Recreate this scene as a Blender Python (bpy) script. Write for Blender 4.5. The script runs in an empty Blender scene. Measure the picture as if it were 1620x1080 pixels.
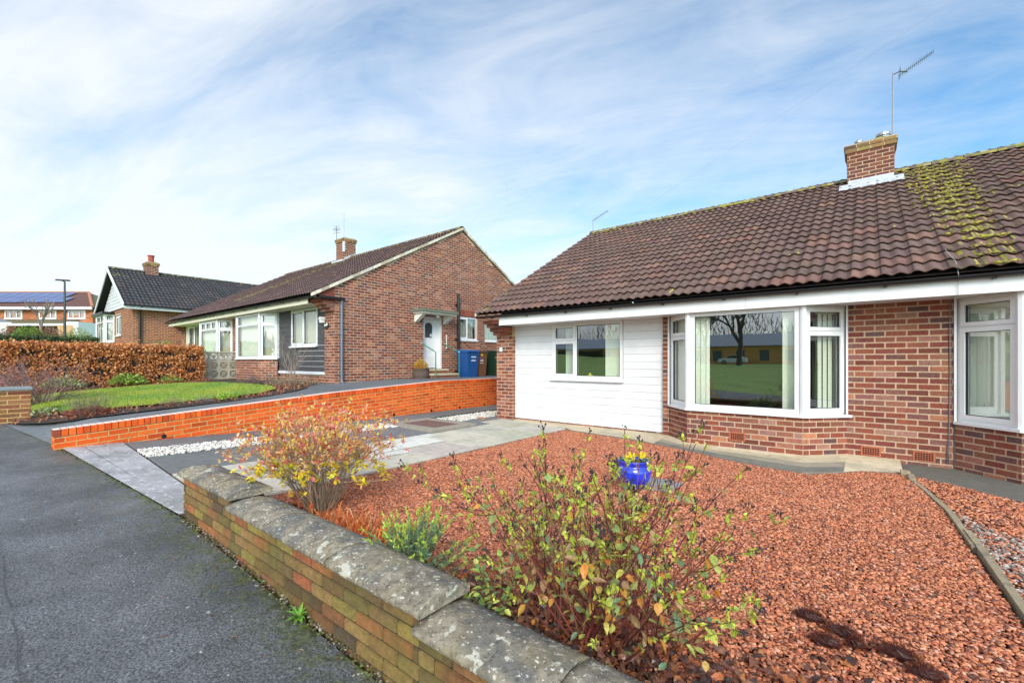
import bpy, math, random
import numpy as np
from mathutils import Vector, Matrix
R = math.radians
rnd = random.Random(7)
S = bpy.context.scene
COL = S.collection
WM = {}          # world matrix of every created object (all are pure translations)

# ------------------------------------------------------------------ materials
def new_mat(name):
    m = bpy.data.materials.new(name); m.use_nodes = True
    nt = m.node_tree; b = nt.nodes['Principled BSDF']
    return m, nt, b
def _mix(nt, blend, a, b, fac=None, facv=1.0):
    n = nt.nodes.new('ShaderNodeMix'); n.data_type = 'RGBA'; n.blend_type = blend
    if fac is not None: nt.links.new(fac, n.inputs[0])
    else: n.inputs[0].default_value = facv
    for i, v in ((6, a), (7, b)):
        if isinstance(v, tuple): n.inputs[i].default_value = (*v, 1)
        else: nt.links.new(v, n.inputs[i])
    return n.outputs[2]
def _noise(nt, co, scale, detail=4, rough=.55, typ=None):
    n = nt.nodes.new('ShaderNodeTexNoise'); n.inputs['Scale'].default_value = scale
    n.inputs['Detail'].default_value = detail; n.inputs['Roughness'].default_value = rough
    nt.links.new(co, n.inputs['Vector']); return n.outputs['Fac']
def _ramp(nt, f, a, b, ca=(0, 0, 0), cb=(1, 1, 1)):
    n = nt.nodes.new('ShaderNodeValToRGB'); e = n.color_ramp.elements
    e[0].position = a; e[1].position = b; e[0].color = (*ca, 1); e[1].color = (*cb, 1)
    nt.links.new(f, n.inputs[0]); return n.outputs[0]
def _co(nt): return nt.nodes.new('ShaderNodeTexCoord').outputs['Object']
def M(name, base=(.5, .5, .5), attr=False, var=.25, scale=15, bump=.15, bscale=60, rough=.8,
      spots=None, spec=.5, coat=0, dist=.01, sss=0):
    m, nt, b = new_mat(name); co = _co(nt)
    if attr:
        a = nt.nodes.new('ShaderNodeAttribute'); a.attribute_name = 'Col'; c = a.outputs['Color']
    else: c = base
    if var:
        n1 = _noise(nt, co, scale, 6, .65)
        r = _ramp(nt, n1, .3, .7, (1 - var,) * 3, (1 + var,) * 3)
        c = _mix(nt, 'MULTIPLY', c, r)
    for s in (spots or []):     # (colour, scale, lo, hi, strength)
        n2 = _noise(nt, co, s[1], 5, .6); f = _ramp(nt, n2, s[2], s[3], (0, 0, 0), (s[4],) * 3)
        c = _mix(nt, 'MIX', c, s[0], f)
    if isinstance(c, tuple): b.inputs['Base Color'].default_value = (*c, 1)
    else: nt.links.new(c, b.inputs['Base Color'])
    b.inputs['Roughness'].default_value = rough
    b.inputs['Specular IOR Level'].default_value = spec
    if coat: b.inputs['Coat Weight'].default_value = coat; b.inputs['Coat Roughness'].default_value = .08
    if bump:
        n3 = _noise(nt, co, bscale, 5, .7)
        bp = nt.nodes.new('ShaderNodeBump'); bp.inputs['Strength'].default_value = bump
        bp.inputs['Distance'].default_value = dist
        nt.links.new(n3, bp.inputs['Height']); nt.links.new(bp.outputs[0], b.inputs['Normal'])
    return m

def leaf_mat(name, rough=.5):
    m, nt, b = new_mat(name)
    a = nt.nodes.new('ShaderNodeAttribute'); a.attribute_name = 'Col'
    co = _co(nt); n1 = _noise(nt, co, 90, 3)
    c = _mix(nt, 'MULTIPLY', a.outputs['Color'], _ramp(nt, n1, .3, .7, (.75,) * 3, (1.25,) * 3))
    nt.links.new(c, b.inputs['Base Color']); b.inputs['Roughness'].default_value = rough
    tr = nt.nodes.new('ShaderNodeBsdfTranslucent'); nt.links.new(c, tr.inputs['Color'])
    mx = nt.nodes.new('ShaderNodeMixShader'); mx.inputs[0].default_value = .3
    nt.links.new(b.outputs[0], mx.inputs[1]); nt.links.new(tr.outputs[0], mx.inputs[2])
    nt.links.new(mx.outputs[0], nt.nodes['Material Output'].inputs['Surface'])
    return m
def glass_mat(name, ior=3.4, tint=(.95, .985, .965)):
    m, nt, b = new_mat(name); nt.nodes.remove(b)
    t = nt.nodes.new('ShaderNodeBsdfTransparent'); t.inputs[0].default_value = (*tint, 1)
    g = nt.nodes.new('ShaderNodeBsdfGlossy'); g.inputs['Roughness'].default_value = .0
    f = nt.nodes.new('ShaderNodeFresnel'); ge = nt.nodes.new('ShaderNodeNewGeometry')
    mr = nt.nodes.new('ShaderNodeMapRange'); nt.links.new(ge.outputs['Backfacing'], mr.inputs[0]); mr.inputs[3].default_value = ior; mr.inputs[4].default_value = 1 / ior; nt.links.new(mr.outputs[0], f.inputs[0])
    co = _co(nt); n = _noise(nt, co, 1.6, 2)
    bp = nt.nodes.new('ShaderNodeBump'); bp.inputs['Strength'].default_value = .02; bp.inputs['Distance'].default_value = .02
    nt.links.new(n, bp.inputs['Height']); nt.links.new(bp.outputs[0], g.inputs['Normal'])
    mx = nt.nodes.new('ShaderNodeMixShader'); nt.links.new(f.outputs[0], mx.inputs[0])
    nt.links.new(t.outputs[0], mx.inputs[1]); nt.links.new(g.outputs[0], mx.inputs[2])
    nt.links.new(mx.outputs[0], nt.nodes['Material Output'].inputs['Surface'])
    return m

def brick_mat(name, moss=None, grime=.25):
    """bricks coloured one by one through the Col attribute, with weathering blotches"""
    sp = [((.50, .36, .28), 45, .60, .78, .25), ((.05, .035, .03), 7, .55, .8, grime)]
    sp += [((.05, .03, .025), 1.1, .50, .80, .35), ((.55, .42, .34), 2.3, .62, .85, .22)]
    if moss: sp += [((.20, .17, .035), 2.6, .42, .70, moss), ((.06, .055, .025), 19, .50, .72, .55)]
    return M(name, attr=True, var=.28 if not moss else .42, scale=38, bump=.5 if not moss else 1, bscale=140 if not moss else 70, rough=.9, spots=sp, spec=.25, dist=.004 if not moss else .012)
MAT = {}
MAT['brick'] = brick_mat('house_brick')
MAT['brick_moss'] = brick_mat('mossy_brick', moss=.55)
MAT['brick_new'] = M('orange_brick', attr=True, var=.15, scale=30, bump=.25, bscale=140, rough=.85, dist=.003, spec=.2,
                     spots=[((.25, .05, .02), 2.2, .5, .8, .4), ((.16, .06, .03), 9, .58, .78, .4), ((.75, .42, .28), 5, .66, .8, .35)])
MAT['mortar'] = M('mortar', (.50, .35, .235), var=.25, scale=30, bump=.4, bscale=200, rough=.95, spots=[((.34, .25, .17), 5, .55, .8, .5)], spec=.2)
MAT['mortar_moss'] = M('mossy_mortar', (.055, .048, .03), var=.4, scale=30, bump=.4, bscale=200, rough=.95, spec=.2)
MAT['mortar_new'] = M('yellow_mortar', (.55, .34, .13), var=.25, scale=30, bump=.3, bscale=200, rough=.95, spec=.2)
MAT['tile'] = M('roof_tile', attr=True, var=.25, scale=9, bump=.5, bscale=90, rough=.88, spec=.22, dist=.006,
                spots=[((.30, .26, .20), 55, .68, .76, .45), ((.035, .022, .02), 4, .55, .78, .35)])
MAT['upvc'] = M('white_upvc', (.72, .72, .72), var=.05, scale=3, bump=.02, rough=.28, spec=.5)
MAT['upvc_clad'] = M('white_cladding', (.68, .68, .69), var=.05, scale=4, bump=.03, rough=.4, spots=[((.50, .47, .41), 1.3, .50, .85, .4), ((.46, .44, .38), 14, .62, .80, .2)])
MAT['cream'] = M('cream_paint', (.66, .61, .47), var=.08, scale=5, bump=.05, rough=.6)
MAT['gutter'] = M('black_plastic', (.013, .013, .015), var=.1, bump=.02, rough=.35)
MAT['pipe_grey'] = M('grey_plastic', (.13, .15, .18), var=.1, bump=.02, rough=.3)
MAT['darkclad'] = M('black_weatherboard', (.06, .058, .062), var=.3, scale=6, bump=.3, bscale=30, rough=.55)
MAT['lead'] = M('lead', (.52, .54, .57), var=.25, scale=9, bump=.3, bscale=12, rough=.42, spots=[((.2, .2, .2), 30, .62, .7, .5)])
MAT['stone'] = M('coping_stone', (.27, .225, .165), var=.5, scale=16, bump=1, bscale=55, rough=.92, spec=.25, dist=.012,
                 spots=[((.13, .125, .12), 4.5, .46, .60, .85), ((.30, .24, .12), 3.2, .52, .70, .6), ((.07, .065, .06), 48, .56, .66, .75),
                        ((.62, .57, .46), 30, .60, .64, .85), ((.56, .52, .42), 6, .62, .645, .9), ((.78, .73, .62), 60, .625, .665, .85)])
MAT['concrete'] = M('concrete', (.42, .36, .26), var=.25, scale=7, bump=.45, bscale=110, rough=.92, spec=.25, dist=.006,
                    spots=[((.11, .10, .085), 1.7, .44, .58, .8), ((.20, .19, .12), 5, .5, .7, .4)])
MAT['slab'] = M('paving_slab', attr=True, var=.15, scale=10, bump=.3, bscale=150, rough=.85, spec=.25, dist=.004,
                spots=[((.10, .095, .09), 2.2, .5, .7, .35), ((.55, .52, .5), 22, .68, .74, .35)])
MAT['ground'] = M('earth', (.07, .09, .03), var=.5, scale=.6, bump=.3, bscale=8, rough=.95, spots=[((.10, .07, .04), 1.3, .5, .65, .6)])
MAT['soil'] = M('soil', (.055, .035, .025), var=.5, scale=12, bump=1, bscale=40, rough=.95, dist=.03)
MAT['chipbase'] = M('chip_base', (.12, .045, .03), var=.5, scale=60, bump=1, bscale=60, rough=.95, dist=.02)
MAT['chip'] = M('stone_chip', attr=True, var=.15, scale=70, bump=.5, bscale=260, rough=.92, dist=.003, spec=.2)
MAT['lawnbase'] = M('lawn_base', (.18, .30, .02), var=.35, scale=3, bump=.5, bscale=60, rough=.9)
MAT['field'] = M('field_grass', (.20, .32, .06), var=.3, scale=.5, bump=.4, bscale=25, rough=.9)
MAT['leaf'] = leaf_mat('leaf'); MAT['leaf_gloss'] = leaf_mat('glossy_leaf', .32)
MAT['stem'] = M('stem', attr=True, var=.25, scale=60, bump=.2, bscale=200, rough=.7)
MAT['bark'] = M('bark', (.16, .13, .10), var=.4, scale=12, bump=.8, bscale=40, rough=.9)
MAT['timber'] = M('weathered_timber', (.36, .28, .17), var=.3, scale=9, bump=.6, bscale=50, rough=.85,
                  spots=[((.13, .11, .09), 9, .5, .62, .7), ((.2, .2, .06), 4, .6, .75, .4)])
MAT['glass'] = glass_mat('window_glass')
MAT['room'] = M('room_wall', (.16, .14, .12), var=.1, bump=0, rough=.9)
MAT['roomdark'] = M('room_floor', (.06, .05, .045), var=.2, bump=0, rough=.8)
MAT['blind'] = M('blind_fabric', (.88, .90, .74), var=.05, scale=30, bump=.05, rough=.8)
MAT['blind_cream'] = M('cream_blind', (.60, .58, .43), var=.08, scale=8, bump=.05, rough=.8)
MAT['curtain'] = M('curtain_fabric', (.78, .82, .76), var=.1, scale=20, bump=.1, rough=.85)
MAT['attr'] = M('painted', attr=True, var=.06, scale=12, bump=.05, rough=.4)
MAT['attr_matt'] = M('matt', attr=True, var=.15, scale=12, bump=.15, rough=.85)
MAT['metal'] = M('galvanised', (.35, .36, .37), var=.15, bump=.05, rough=.4)
MAT['metal'].node_tree.nodes['Principled BSDF'].inputs['Metallic'].default_value = .7
MAT['darkmetal'] = M('dark_metal', (.03, .03, .035), var=.1, bump=.02, rough=.45)
MAT['gloss_blue'] = M('cobalt_glaze', (.012, .035, .48), var=.5, scale=14, bump=.12, bscale=25, rough=.12, coat=.8,
                      spots=[((.35, .40, .62), 45, .68, .74, .5)])
MAT['panel'] = M('solar_cell', (.05, .09, .24), var=.15, scale=3, bump=0, rough=.15)

# ------------------------------------------------------------------ mesh builder
class MB:
    def __init__(s): s.v = []; s.f = []; s.c = []; s.m = []
    def poly(s, pts, col=(.5, .5, .5), mi=0):
        i = len(s.v); s.v += [tuple(p) for p in pts]; s.f.append(tuple(range(i, i + len(pts)))); s.c.append(col); s.m.append(mi)
    def add(s, vs, fs, col=(.5, .5, .5), mi=0):
        i = len(s.v); s.v += [tuple(p) for p in vs]
        for f in fs: s.f.append(tuple(i + k for k in f)); s.c.append(col); s.m.append(mi)
    def hexa(s, p, col=(.5, .5, .5), mi=0, skip=()):      # p: 4 bottom (ccw) then 4 top
        fs = [(3, 2, 1, 0), (4, 5, 6, 7), (0, 1, 5, 4), (1, 2, 6, 5), (2, 3, 7, 6), (3, 0, 4, 7)]
        s.add(p, [f for k, f in enumerate(fs) if k not in skip], col, mi)
    def box(s, x0, x1, y0, y1, z0, z1, col=(.5, .5, .5), mi=0, bev=0):
        if bev:
            b = bev; vs = []; 
            for z, i in ((z0, b), (z0 + b, 0), (z1 - b, 0), (z1, b)):
                vs += [(x0 + i, y0 + b, z), (x0 + b, y0 + i, z), (x1 - b, y0 + i, z), (x1 - i, y0 + b, z),
                       (x1 - i, y1 - b, z), (x1 - b, y1 - i, z), (x0 + b, y1 - i, z), (x0 + i, y1 - b, z)]
            fs = [tuple(range(7, -1, -1)), tuple(range(24, 32))]
            for r in range(3):
                for k in range(8):
                    a = r * 8 + k; c = r * 8 + (k + 1) % 8; fs.append((a, c, c + 8, a + 8))
            s.add(vs, fs, col, mi)
        else:
            s.hexa([(x0, y0, z0), (x1, y0, z0), (x1, y1, z0), (x0, y1, z0), (x0, y0, z1), (x1, y0, z1), (x1, y1, z1), (x0, y1, z1)], col, mi)
    def obox(s, O, U, N, u0, u1, n0, n1, z0, z1, col=(.5, .5, .5), mi=0):
        """box in a wall frame: O origin, U along the wall, N outward"""
        def P(u, n, z): return (O[0] + U[0] * u + N[0] * n, O[1] + U[1] * u + N[1] * n, O[2] + z)
        s.hexa([P(u0, n1, z0), P(u1, n1, z0), P(u1, n0, z0), P(u0, n0, z0), P(u0, n1, z1), P(u1, n1, z1), P(u1, n0, z1), P(u0, n0, z1)], col, mi)
    def tube(s, pts, r, seg=6, col=(.5, .5, .5), mi=0, cap=True):
        pts = [Vector(p) for p in pts]; n = len(pts)
        rs = r if isinstance(r, (list, tuple)) else [r] * n
        base = len(s.v); up = Vector((0, 0, 1))
        for i, p in enumerate(pts):
            d = (pts[min(i + 1, n - 1)] - pts[max(i - 1, 0)]).normalized()
            a = d.cross(up if abs(d.z) < .95 else Vector((1, 0, 0))).normalized(); b = d.cross(a)
            for k in range(seg):
                t = 2 * math.pi * k / seg; q = p + (a * math.cos(t) + b * math.sin(t)) * rs[i]; s.v.append(tuple(q))
        for i in range(n - 1):
            for k in range(seg):
                k2 = (k + 1) % seg
                s.f.append((base + i * seg + k, base + i * seg + k2, base + (i + 1) * seg + k2, base + (i + 1) * seg + k)); s.c.append(col); s.m.append(mi)
        if cap:
            s.f.append(tuple(base + k for k in range(seg))); s.c.append(col); s.m.append(mi)
            s.f.append(tuple(base + (n - 1) * seg + seg - 1 - k for k in range(seg))); s.c.append(col); s.m.append(mi)
    def lathe(s, c, prof, seg=24, col=(.5, .5, .5), mi=0):
        base = len(s.v)
        for r, z in prof:
            for k in range(seg):
                t = 2 * math.pi * k / seg; s.v.append((c[0] + r * math.cos(t), c[1] + r * math.sin(t), c[2] + z))
        for i in range(len(prof) - 1):
            for k in range(seg):
                k2 = (k + 1) % seg
                s.f.append((base + i * seg + k, base + i * seg + k2, base + (i + 1) * seg + k2, base + (i + 1) * seg + k)); s.c.append(col); s.m.append(mi)
    def blob(s, c, rx, ry, rz, col, jit=.2, mi=0, seg=7, rings=4):
        vs = []; c = Vector(c)
        for i in range(rings + 1):
            ph = math.pi * i / rings
            for k in range(seg):
                t = 2 * math.pi * k / seg + i * .4; j = 1 + rnd.uniform(-jit, jit)
                vs.append((c.x + rx * j * math.sin(ph) * math.cos(t), c.y + ry * j * math.sin(ph) * math.sin(t), c.z + rz * j * math.cos(ph)))
        fs = []
        for i in range(rings):
            for k in range(seg):
                fs.append((i * seg + k, (i + 1) * seg + k, (i + 1) * seg + (k + 1) % seg, i * seg + (k + 1) % seg))
        s.add(vs, fs, col, mi)
    def leaf(s, p, d, n, L, W, col, fold=.25, curl=.15, mi=0):
        """ovate pointed leaf, folded along its midrib"""
        d = d.normalized(); a = d.cross(n)
        if a.length < 1e-3: a = d.cross(Vector((.3, .5, .8)))
        a.normalize(); n = a.cross(d).normalized()
        def P(t, w, h): return tuple(p + d * (t * L) + a * (w * W) + n * (h * L))
        vs = [P(0, 0, 0), P(.28, .42, fold * .3), P(.62, .4, fold * .3 - curl * .4), P(1, 0, -curl), P(.62, -.4, fold * .3 - curl * .4), P(.28, -.42, fold * .3), P(.5, 0, -.03)]
        s.add(vs, [(0, 1, 6), (1, 2, 6), (2, 3, 6), (3, 4, 6), (4, 5, 6), (5, 0, 6)], col, mi)
    def build(s, name, mats, parent=None, smooth=False, mesh_only=False):
        me = bpy.data.meshes.new(name)
        nf = len(s.f)
        if nf == 0: raise Exception('empty ' + name)
        me.from_pydata(s.v, [], s.f)
        if not isinstance(mats, (list, tuple)): mats = [mats]
        for m in mats: me.materials.append(MAT[m] if isinstance(m, str) else m)
        cl = np.repeat(np.array([(c[0], c[1], c[2], 1) for c in s.c], dtype=np.float32), [len(f) for f in s.f], axis=0)
        ca = me.color_attributes.new('Col', 'FLOAT_COLOR', 'CORNER'); ca.data.foreach_set('color', cl.ravel())
        me.polygons.foreach_set('material_index', s.m)
        if smooth: me.polygons.foreach_set('use_smooth', [True] * nf)
        me.update()
        o = bpy.data.objects.new(name, me); link(o, parent); return o
def link(o, parent=None):
    COL.objects.link(o); WM[o.name] = Matrix.Identity(4)
    if parent is not None:
        o.parent = parent; o.matrix_parent_inverse = WM[parent.name].inverted()
def thing(name, label, cat, loc=(0, 0, 0), group=None):
    o = bpy.data.objects.new(name, None); COL.objects.link(o); o.empty_display_size = .2
    o.location = loc; WM[o.name] = Matrix.Translation(loc); tag(o, label, cat, group); return o
def tag(o, label=None, cat=None, group=None, kind=None):
    if label: o['label'] = label
    if cat: o['category'] = cat
    if group: o['group'] = group
    if kind: o['kind'] = kind
    return o
def np_mesh(name, verts, faces_per, nverts_face, cols, mat, parent=None):
    """fast mesh: verts (N,3), faces (F,k) int array, cols (F,3)"""
    me = bpy.data.meshes.new(name); F = len(faces_per); k = nverts_face
    me.vertices.add(len(verts)); me.vertices.foreach_set('co', verts.astype(np.float32).ravel())
    me.loops.add(F * k); me.loops.foreach_set('vertex_index', faces_per.astype(np.int32).ravel())
    me.polygons.add(F); me.polygons.foreach_set('loop_start', np.arange(0, F * k, k, dtype=np.int32))
    me.update(calc_edges=True); me.validate()
    ca = me.color_attributes.new('Col', 'FLOAT_COLOR', 'CORNER')
    cc = np.ones((F, 4), dtype=np.float32); cc[:, :3] = cols
    ca.data.foreach_set('color', np.repeat(cc, k, axis=0).ravel())
    me.materials.append(MAT[mat] if isinstance(mat, str) else mat)
    o = bpy.data.objects.new(name, me); link(o, parent); return o
def jit(c, a=.12, r=rnd):
    k = 1 + r.uniform(-a, a); return tuple(max(0, min(1, x * k * (1 + r.uniform(-a, a) * .35))) for x in c)
def interp(t, x):
    if x <= t[0][0]: return t[0][1]
    for (a, b), (c, d) in zip(t, t[1:]):
        if x <= c: return b + (d - b) * (x - a) / (c - a)
    return t[-1][1]

# ------------------------------------------------------------------ terrain heights
def zp(x):      # the street climbs to the left
    return interp([(-140, 7.2), (-60, 3.6), (-26, 1.15), (-11.5, .31), (-8.5, .19), (-4.76, .02), (-1.75, -.10), (4, -.33), (60, -.5)], x)
def edge(x):    # back edge of the pavement
    return interp([(-60, -3.5), (-26, -1.2), (-15, .1), (-11.5, .42), (-8.6, .84), (-4.7, 1.2), (60, 1.2)], x)
def zwall(y):   # top of the orange retaining wall
    return interp([(.77, .454), (4.75, .734), (7.7, .875), (40, .9)], y)
def zr(y):      # raised ground behind it
    return interp([(.3, .24), (.8, .36), (1.3, .47), (4.75, .69), (7.7, .83), (40, .86)], y)
def zd(x, y):   # our drive
    zo = interp([(1.2, .2), (4.5, .11), (50, .11)], y); t = max(0, min(1, (-4.7 - x) / 3.8)); return .03 + t * (zo - .03)

# ------------------------------------------------------------------ bricks
PAL_RED = [(.225, .064, .040)] * 5 + [(.185, .052, .038)] * 4 + [(.26, .090, .058)] * 3 + [(.30, .12, .08), (.17, .070, .06), (.12, .062, .060), (.20, .085, .07), (.31, .15, .115), (.38, .15, .08)]
PAL_ORG = [(.70, .105, .016)] * 5 + [(.62, .085, .014), (.74, .13, .022), (.54, .07, .013)]
PAL_OLD = [(.28, .165, .06)] * 3 + [(.21, .12, .05), (.13, .075, .04), (.27, .115, .05), (.38, .13, .055), (.30, .22, .06), (.18, .12, .05), (.11, .07, .045)]
PAL_PIER = [(.24, .08, .04), (.27, .12, .05), (.19, .06, .04), (.29, .13, .06), (.21, .09, .04)]
def bricks(mb, O, U, L, z0, z1, ops=(), clip=None, pal=PAL_RED, bl=.217, bh=.078, jt=.0125, proud=.004, off=0, mi=0,
           zf=None, hcol=None, sink=.012, e=.0035):
    N = (U[1], -U[0]); r = random.Random(int(O[0] * 131 + O[1] * 17 + L * 7) & 0xffff)
    def P(u, n, z): return (O[0] + U[0] * u + N[0] * n, O[1] + U[1] * u + N[1] * n, z + (zf(u) if zf else 0))
    row = 0; z = z0
    while z < z1 - .015:
        zt = min(z + bh - jt, z1); u = -bl + (off if row % 2 == 0 else off + bl / 2)
        while u < L:
            a, b = max(u, 0), min(u + bl - jt, L)
            segs = [(a, b)]
            for (q0, q1, w0, w1) in ops:
                if zt > w0 + .005 and z < w1 - .005:
                    ns = []
                    for (s0, s1) in segs:
                        if q1 <= s0 or q0 >= s1: ns.append((s0, s1))
                        else:
                            if q0 - s0 > .02: ns.append((s0, q0))
                            if s1 - q1 > .02: ns.append((q1, s1))
                    segs = ns
            for (s0, s1) in segs:
                if s1 - s0 < .012: continue
                if clip and not clip((s0 + s1) / 2, zt): continue
                col = jit(r.choice(pal), .16, r); n = proud + r.uniform(-.0015, .0018)
                q = [P(s0, -sink, z), P(s1, -sink, z), P(s1, -sink, zt), P(s0, -sink, zt),
                     P(s0 + e, n, z + e), P(s1 - e, n, z + e), P(s1 - e, n, zt - e), P(s0 + e, n, zt - e)]
                mb.add(q, [(4, 5, 6, 7), (0, 1, 5, 4), (1, 2, 6, 5), (2, 3, 7, 6), (3, 0, 4, 7)], col, mi)
            u += bl
        z += bh; row += 1
def wallsheet(mb, O, U, L, z0, z1, ops=(), mi=1, col=(.4, .3, .2), depth=.1, n=0):
    """plane wall with real openings and reveals"""
    N = (U[1], -U[0])
    def P(u, d, z): return (O[0] + U[0] * u + N[0] * d, O[1] + U[1] * u + N[1] * d, z)
    us = sorted({0, L} | {min(max(q, 0), L) for o in ops for q in o[:2]}); zs = sorted({z0, z1} | {min(max(q, z0), z1) for o in ops for q in o[2:4]})
    for i in range(len(us) - 1):
        for j in range(len(zs) - 1):
            cu, cz = (us[i] + us[i + 1]) / 2, (zs[j] + zs[j + 1]) / 2
            if any(o[0] < cu < o[1] and o[2] < cz < o[3] for o in ops): continue
            mb.poly([P(us[i], n, zs[j]), P(us[i + 1], n, zs[j]), P(us[i + 1], n, zs[j + 1]), P(us[i], n, zs[j + 1])], col, mi)
    for (a, b, c, d) in ops:
        for q in ([(a, c), (b, c)], [(b, c), (b, d)], [(b, d), (a, d)], [(a, d), (a, c)]):
            mb.poly([P(q[0][0], n, q[0][1]), P(q[1][0], n, q[1][1]), P(q[1][0], -depth, q[1][1]), P(q[0][0], -depth, q[0][1])], col, mi)

# ------------------------------------------------------------------ windows
def window(parent, O, U, w, h, cells, name='window', blind=None, curtain=None, sill=True, set_back=.03, fr=.055, mat='upvc',
           sill_proud=.07, room=None, label=None, blindmat='blind'):
    """cells: (u0,u1,z0,z1,opening); frame faces N = U x Z; O=(x,y,z) lower left"""
    N = (U[1], -U[0]); mb = MB(); gl = MB(); W = (.85,) * 3; K = (.02,) * 3
    def bx(m, u0, u1, n0, n1, z0, z1, c=W, mi=0): m.obox(O, U, N, u0, u1, n0, n1, z0, z1, c, mi)
    s = -set_back
    bx(mb, 0, fr, s - .06, s, 0, h); bx(mb, w - fr, w, s - .06, s, 0, h)
    bx(mb, fr, w - fr, s - .06, s, 0, fr); bx(mb, fr, w - fr, s - .06, s, h - fr, h)
    for (u0, u1, z0, z1, op) in cells:
        e = .022
        # cell surround bars
        if u0 > fr + .001: bx(mb, u0 - e, u0 + e, s - .06, s - .001, max(z0, fr), min(z1, h - fr))
        if z0 > fr + .001: bx(mb, max(u0 + (e if u0 > fr else 0), fr), u1 - (e if u1 < w - fr - .001 else 0), s - .06, s - .002, z0 - e, z0 + e)
        a, b, c, d = max(u0, fr) + (e if u0 > fr + .001 else 0), min(u1, w - fr) - (e if u1 < w - fr - .001 else 0), max(z0, fr) + (e if z0 > fr + .001 else 0), min(z1, h - fr) - (e if z1 < h - fr - .001 else 0)
        if op:   # opening sash, proud of the frame
            q = .05; o2 = .014; g = -.018
            A, B, C, D = a - .012, b + .012, c - .012, d + .012
            bx(mb, A, A + q, s - .05, s + o2, C, D); bx(mb, B - q, B, s - .05, s + o2, C, D)
            bx(mb, A + q, B - q, s - .05, s + o2, C, C + q); bx(mb, A + q, B - q, s - .05, s + o2, D - q, D)
            a, b, c, d = A + q, B - q, C + q, D - q
        k = .006   # gasket
        bx(mb, a, a + k, s - .035, s - .008, c, d, K, 1); bx(mb, b - k, b, s - .035, s - .008, c, d, K, 1)
        bx(mb, a + k, b - k, s - .035, s - .008, c, c + k, K, 1); bx(mb, a + k, b - k, s - .035, s - .008, d - k, d, K, 1)
        def P(u, n, z): return (O[0] + U[0] * u + N[0] * n, O[1] + U[1] * u + N[1] * n, O[2] + z)
        gl.poly([P(a + k, s - .025, c + k), P(b - k, s - .025, c + k), P(b - k, s - .025, d - k), P(a + k, s - .025, d - k)])
    wo = mb.build(name, [mat, 'gutter'], parent)
    if label: wo['label'] = label
    gl.build('pane', 'glass', wo)
    if sill:
        sb = MB(); bx(sb, -.03, w + .03, s, sill_proud, -.035, .0)
        bx(sb, -.028, w + .028, sill_proud - .012, sill_proud + .004, -.05, -.035)
        sb.build('sill', mat, wo)
    if blind:
        for (a, b, closed) in blind:
            bb = MB(); u = a; st = .085
            while u < b - .01:
                t = .9 if closed else .25
                n0 = s - .13
                u2 = min(u + st, b)
                p = [P(u, n0 + .012, .06), P(u2, n0 - .012 - (0 if closed else .0), .06), P(u2, n0 - .012, h - .06), P(u, n0 + .012, h - .06)]
                bb.poly(p); u += st * (.97 if closed else .97)
            bx(bb, a, b, n0 - .03, n0 + .03, h - .1, h - .06); bb.build('blind', blindmat, wo)
    if curtain:
        cb = MB()
        for (a, b) in curtain:
            n = 24; pr = None
            for i in range(n + 1):
                u = a + (b - a) * i / n; dn = s - .24 + .03 * math.sin(i * 1.3)
                q = (P(u, dn, .02), P(u, dn, h - .03))
                if pr: cb.poly([pr[0], q[0], q[1], pr[1]])
                pr = q
        cb.build('curtain', 'curtain', wo)
    return wo
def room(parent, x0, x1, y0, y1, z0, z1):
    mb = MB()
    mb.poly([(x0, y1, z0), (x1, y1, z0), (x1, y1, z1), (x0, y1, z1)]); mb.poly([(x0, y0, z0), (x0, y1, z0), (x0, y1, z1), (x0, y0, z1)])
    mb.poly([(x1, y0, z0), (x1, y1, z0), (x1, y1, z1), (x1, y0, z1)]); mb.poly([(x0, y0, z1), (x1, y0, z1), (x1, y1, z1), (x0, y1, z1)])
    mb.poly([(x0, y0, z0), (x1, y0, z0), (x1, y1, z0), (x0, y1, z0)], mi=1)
    return mb.build('room', ['room', 'roomdark'], parent)

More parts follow.
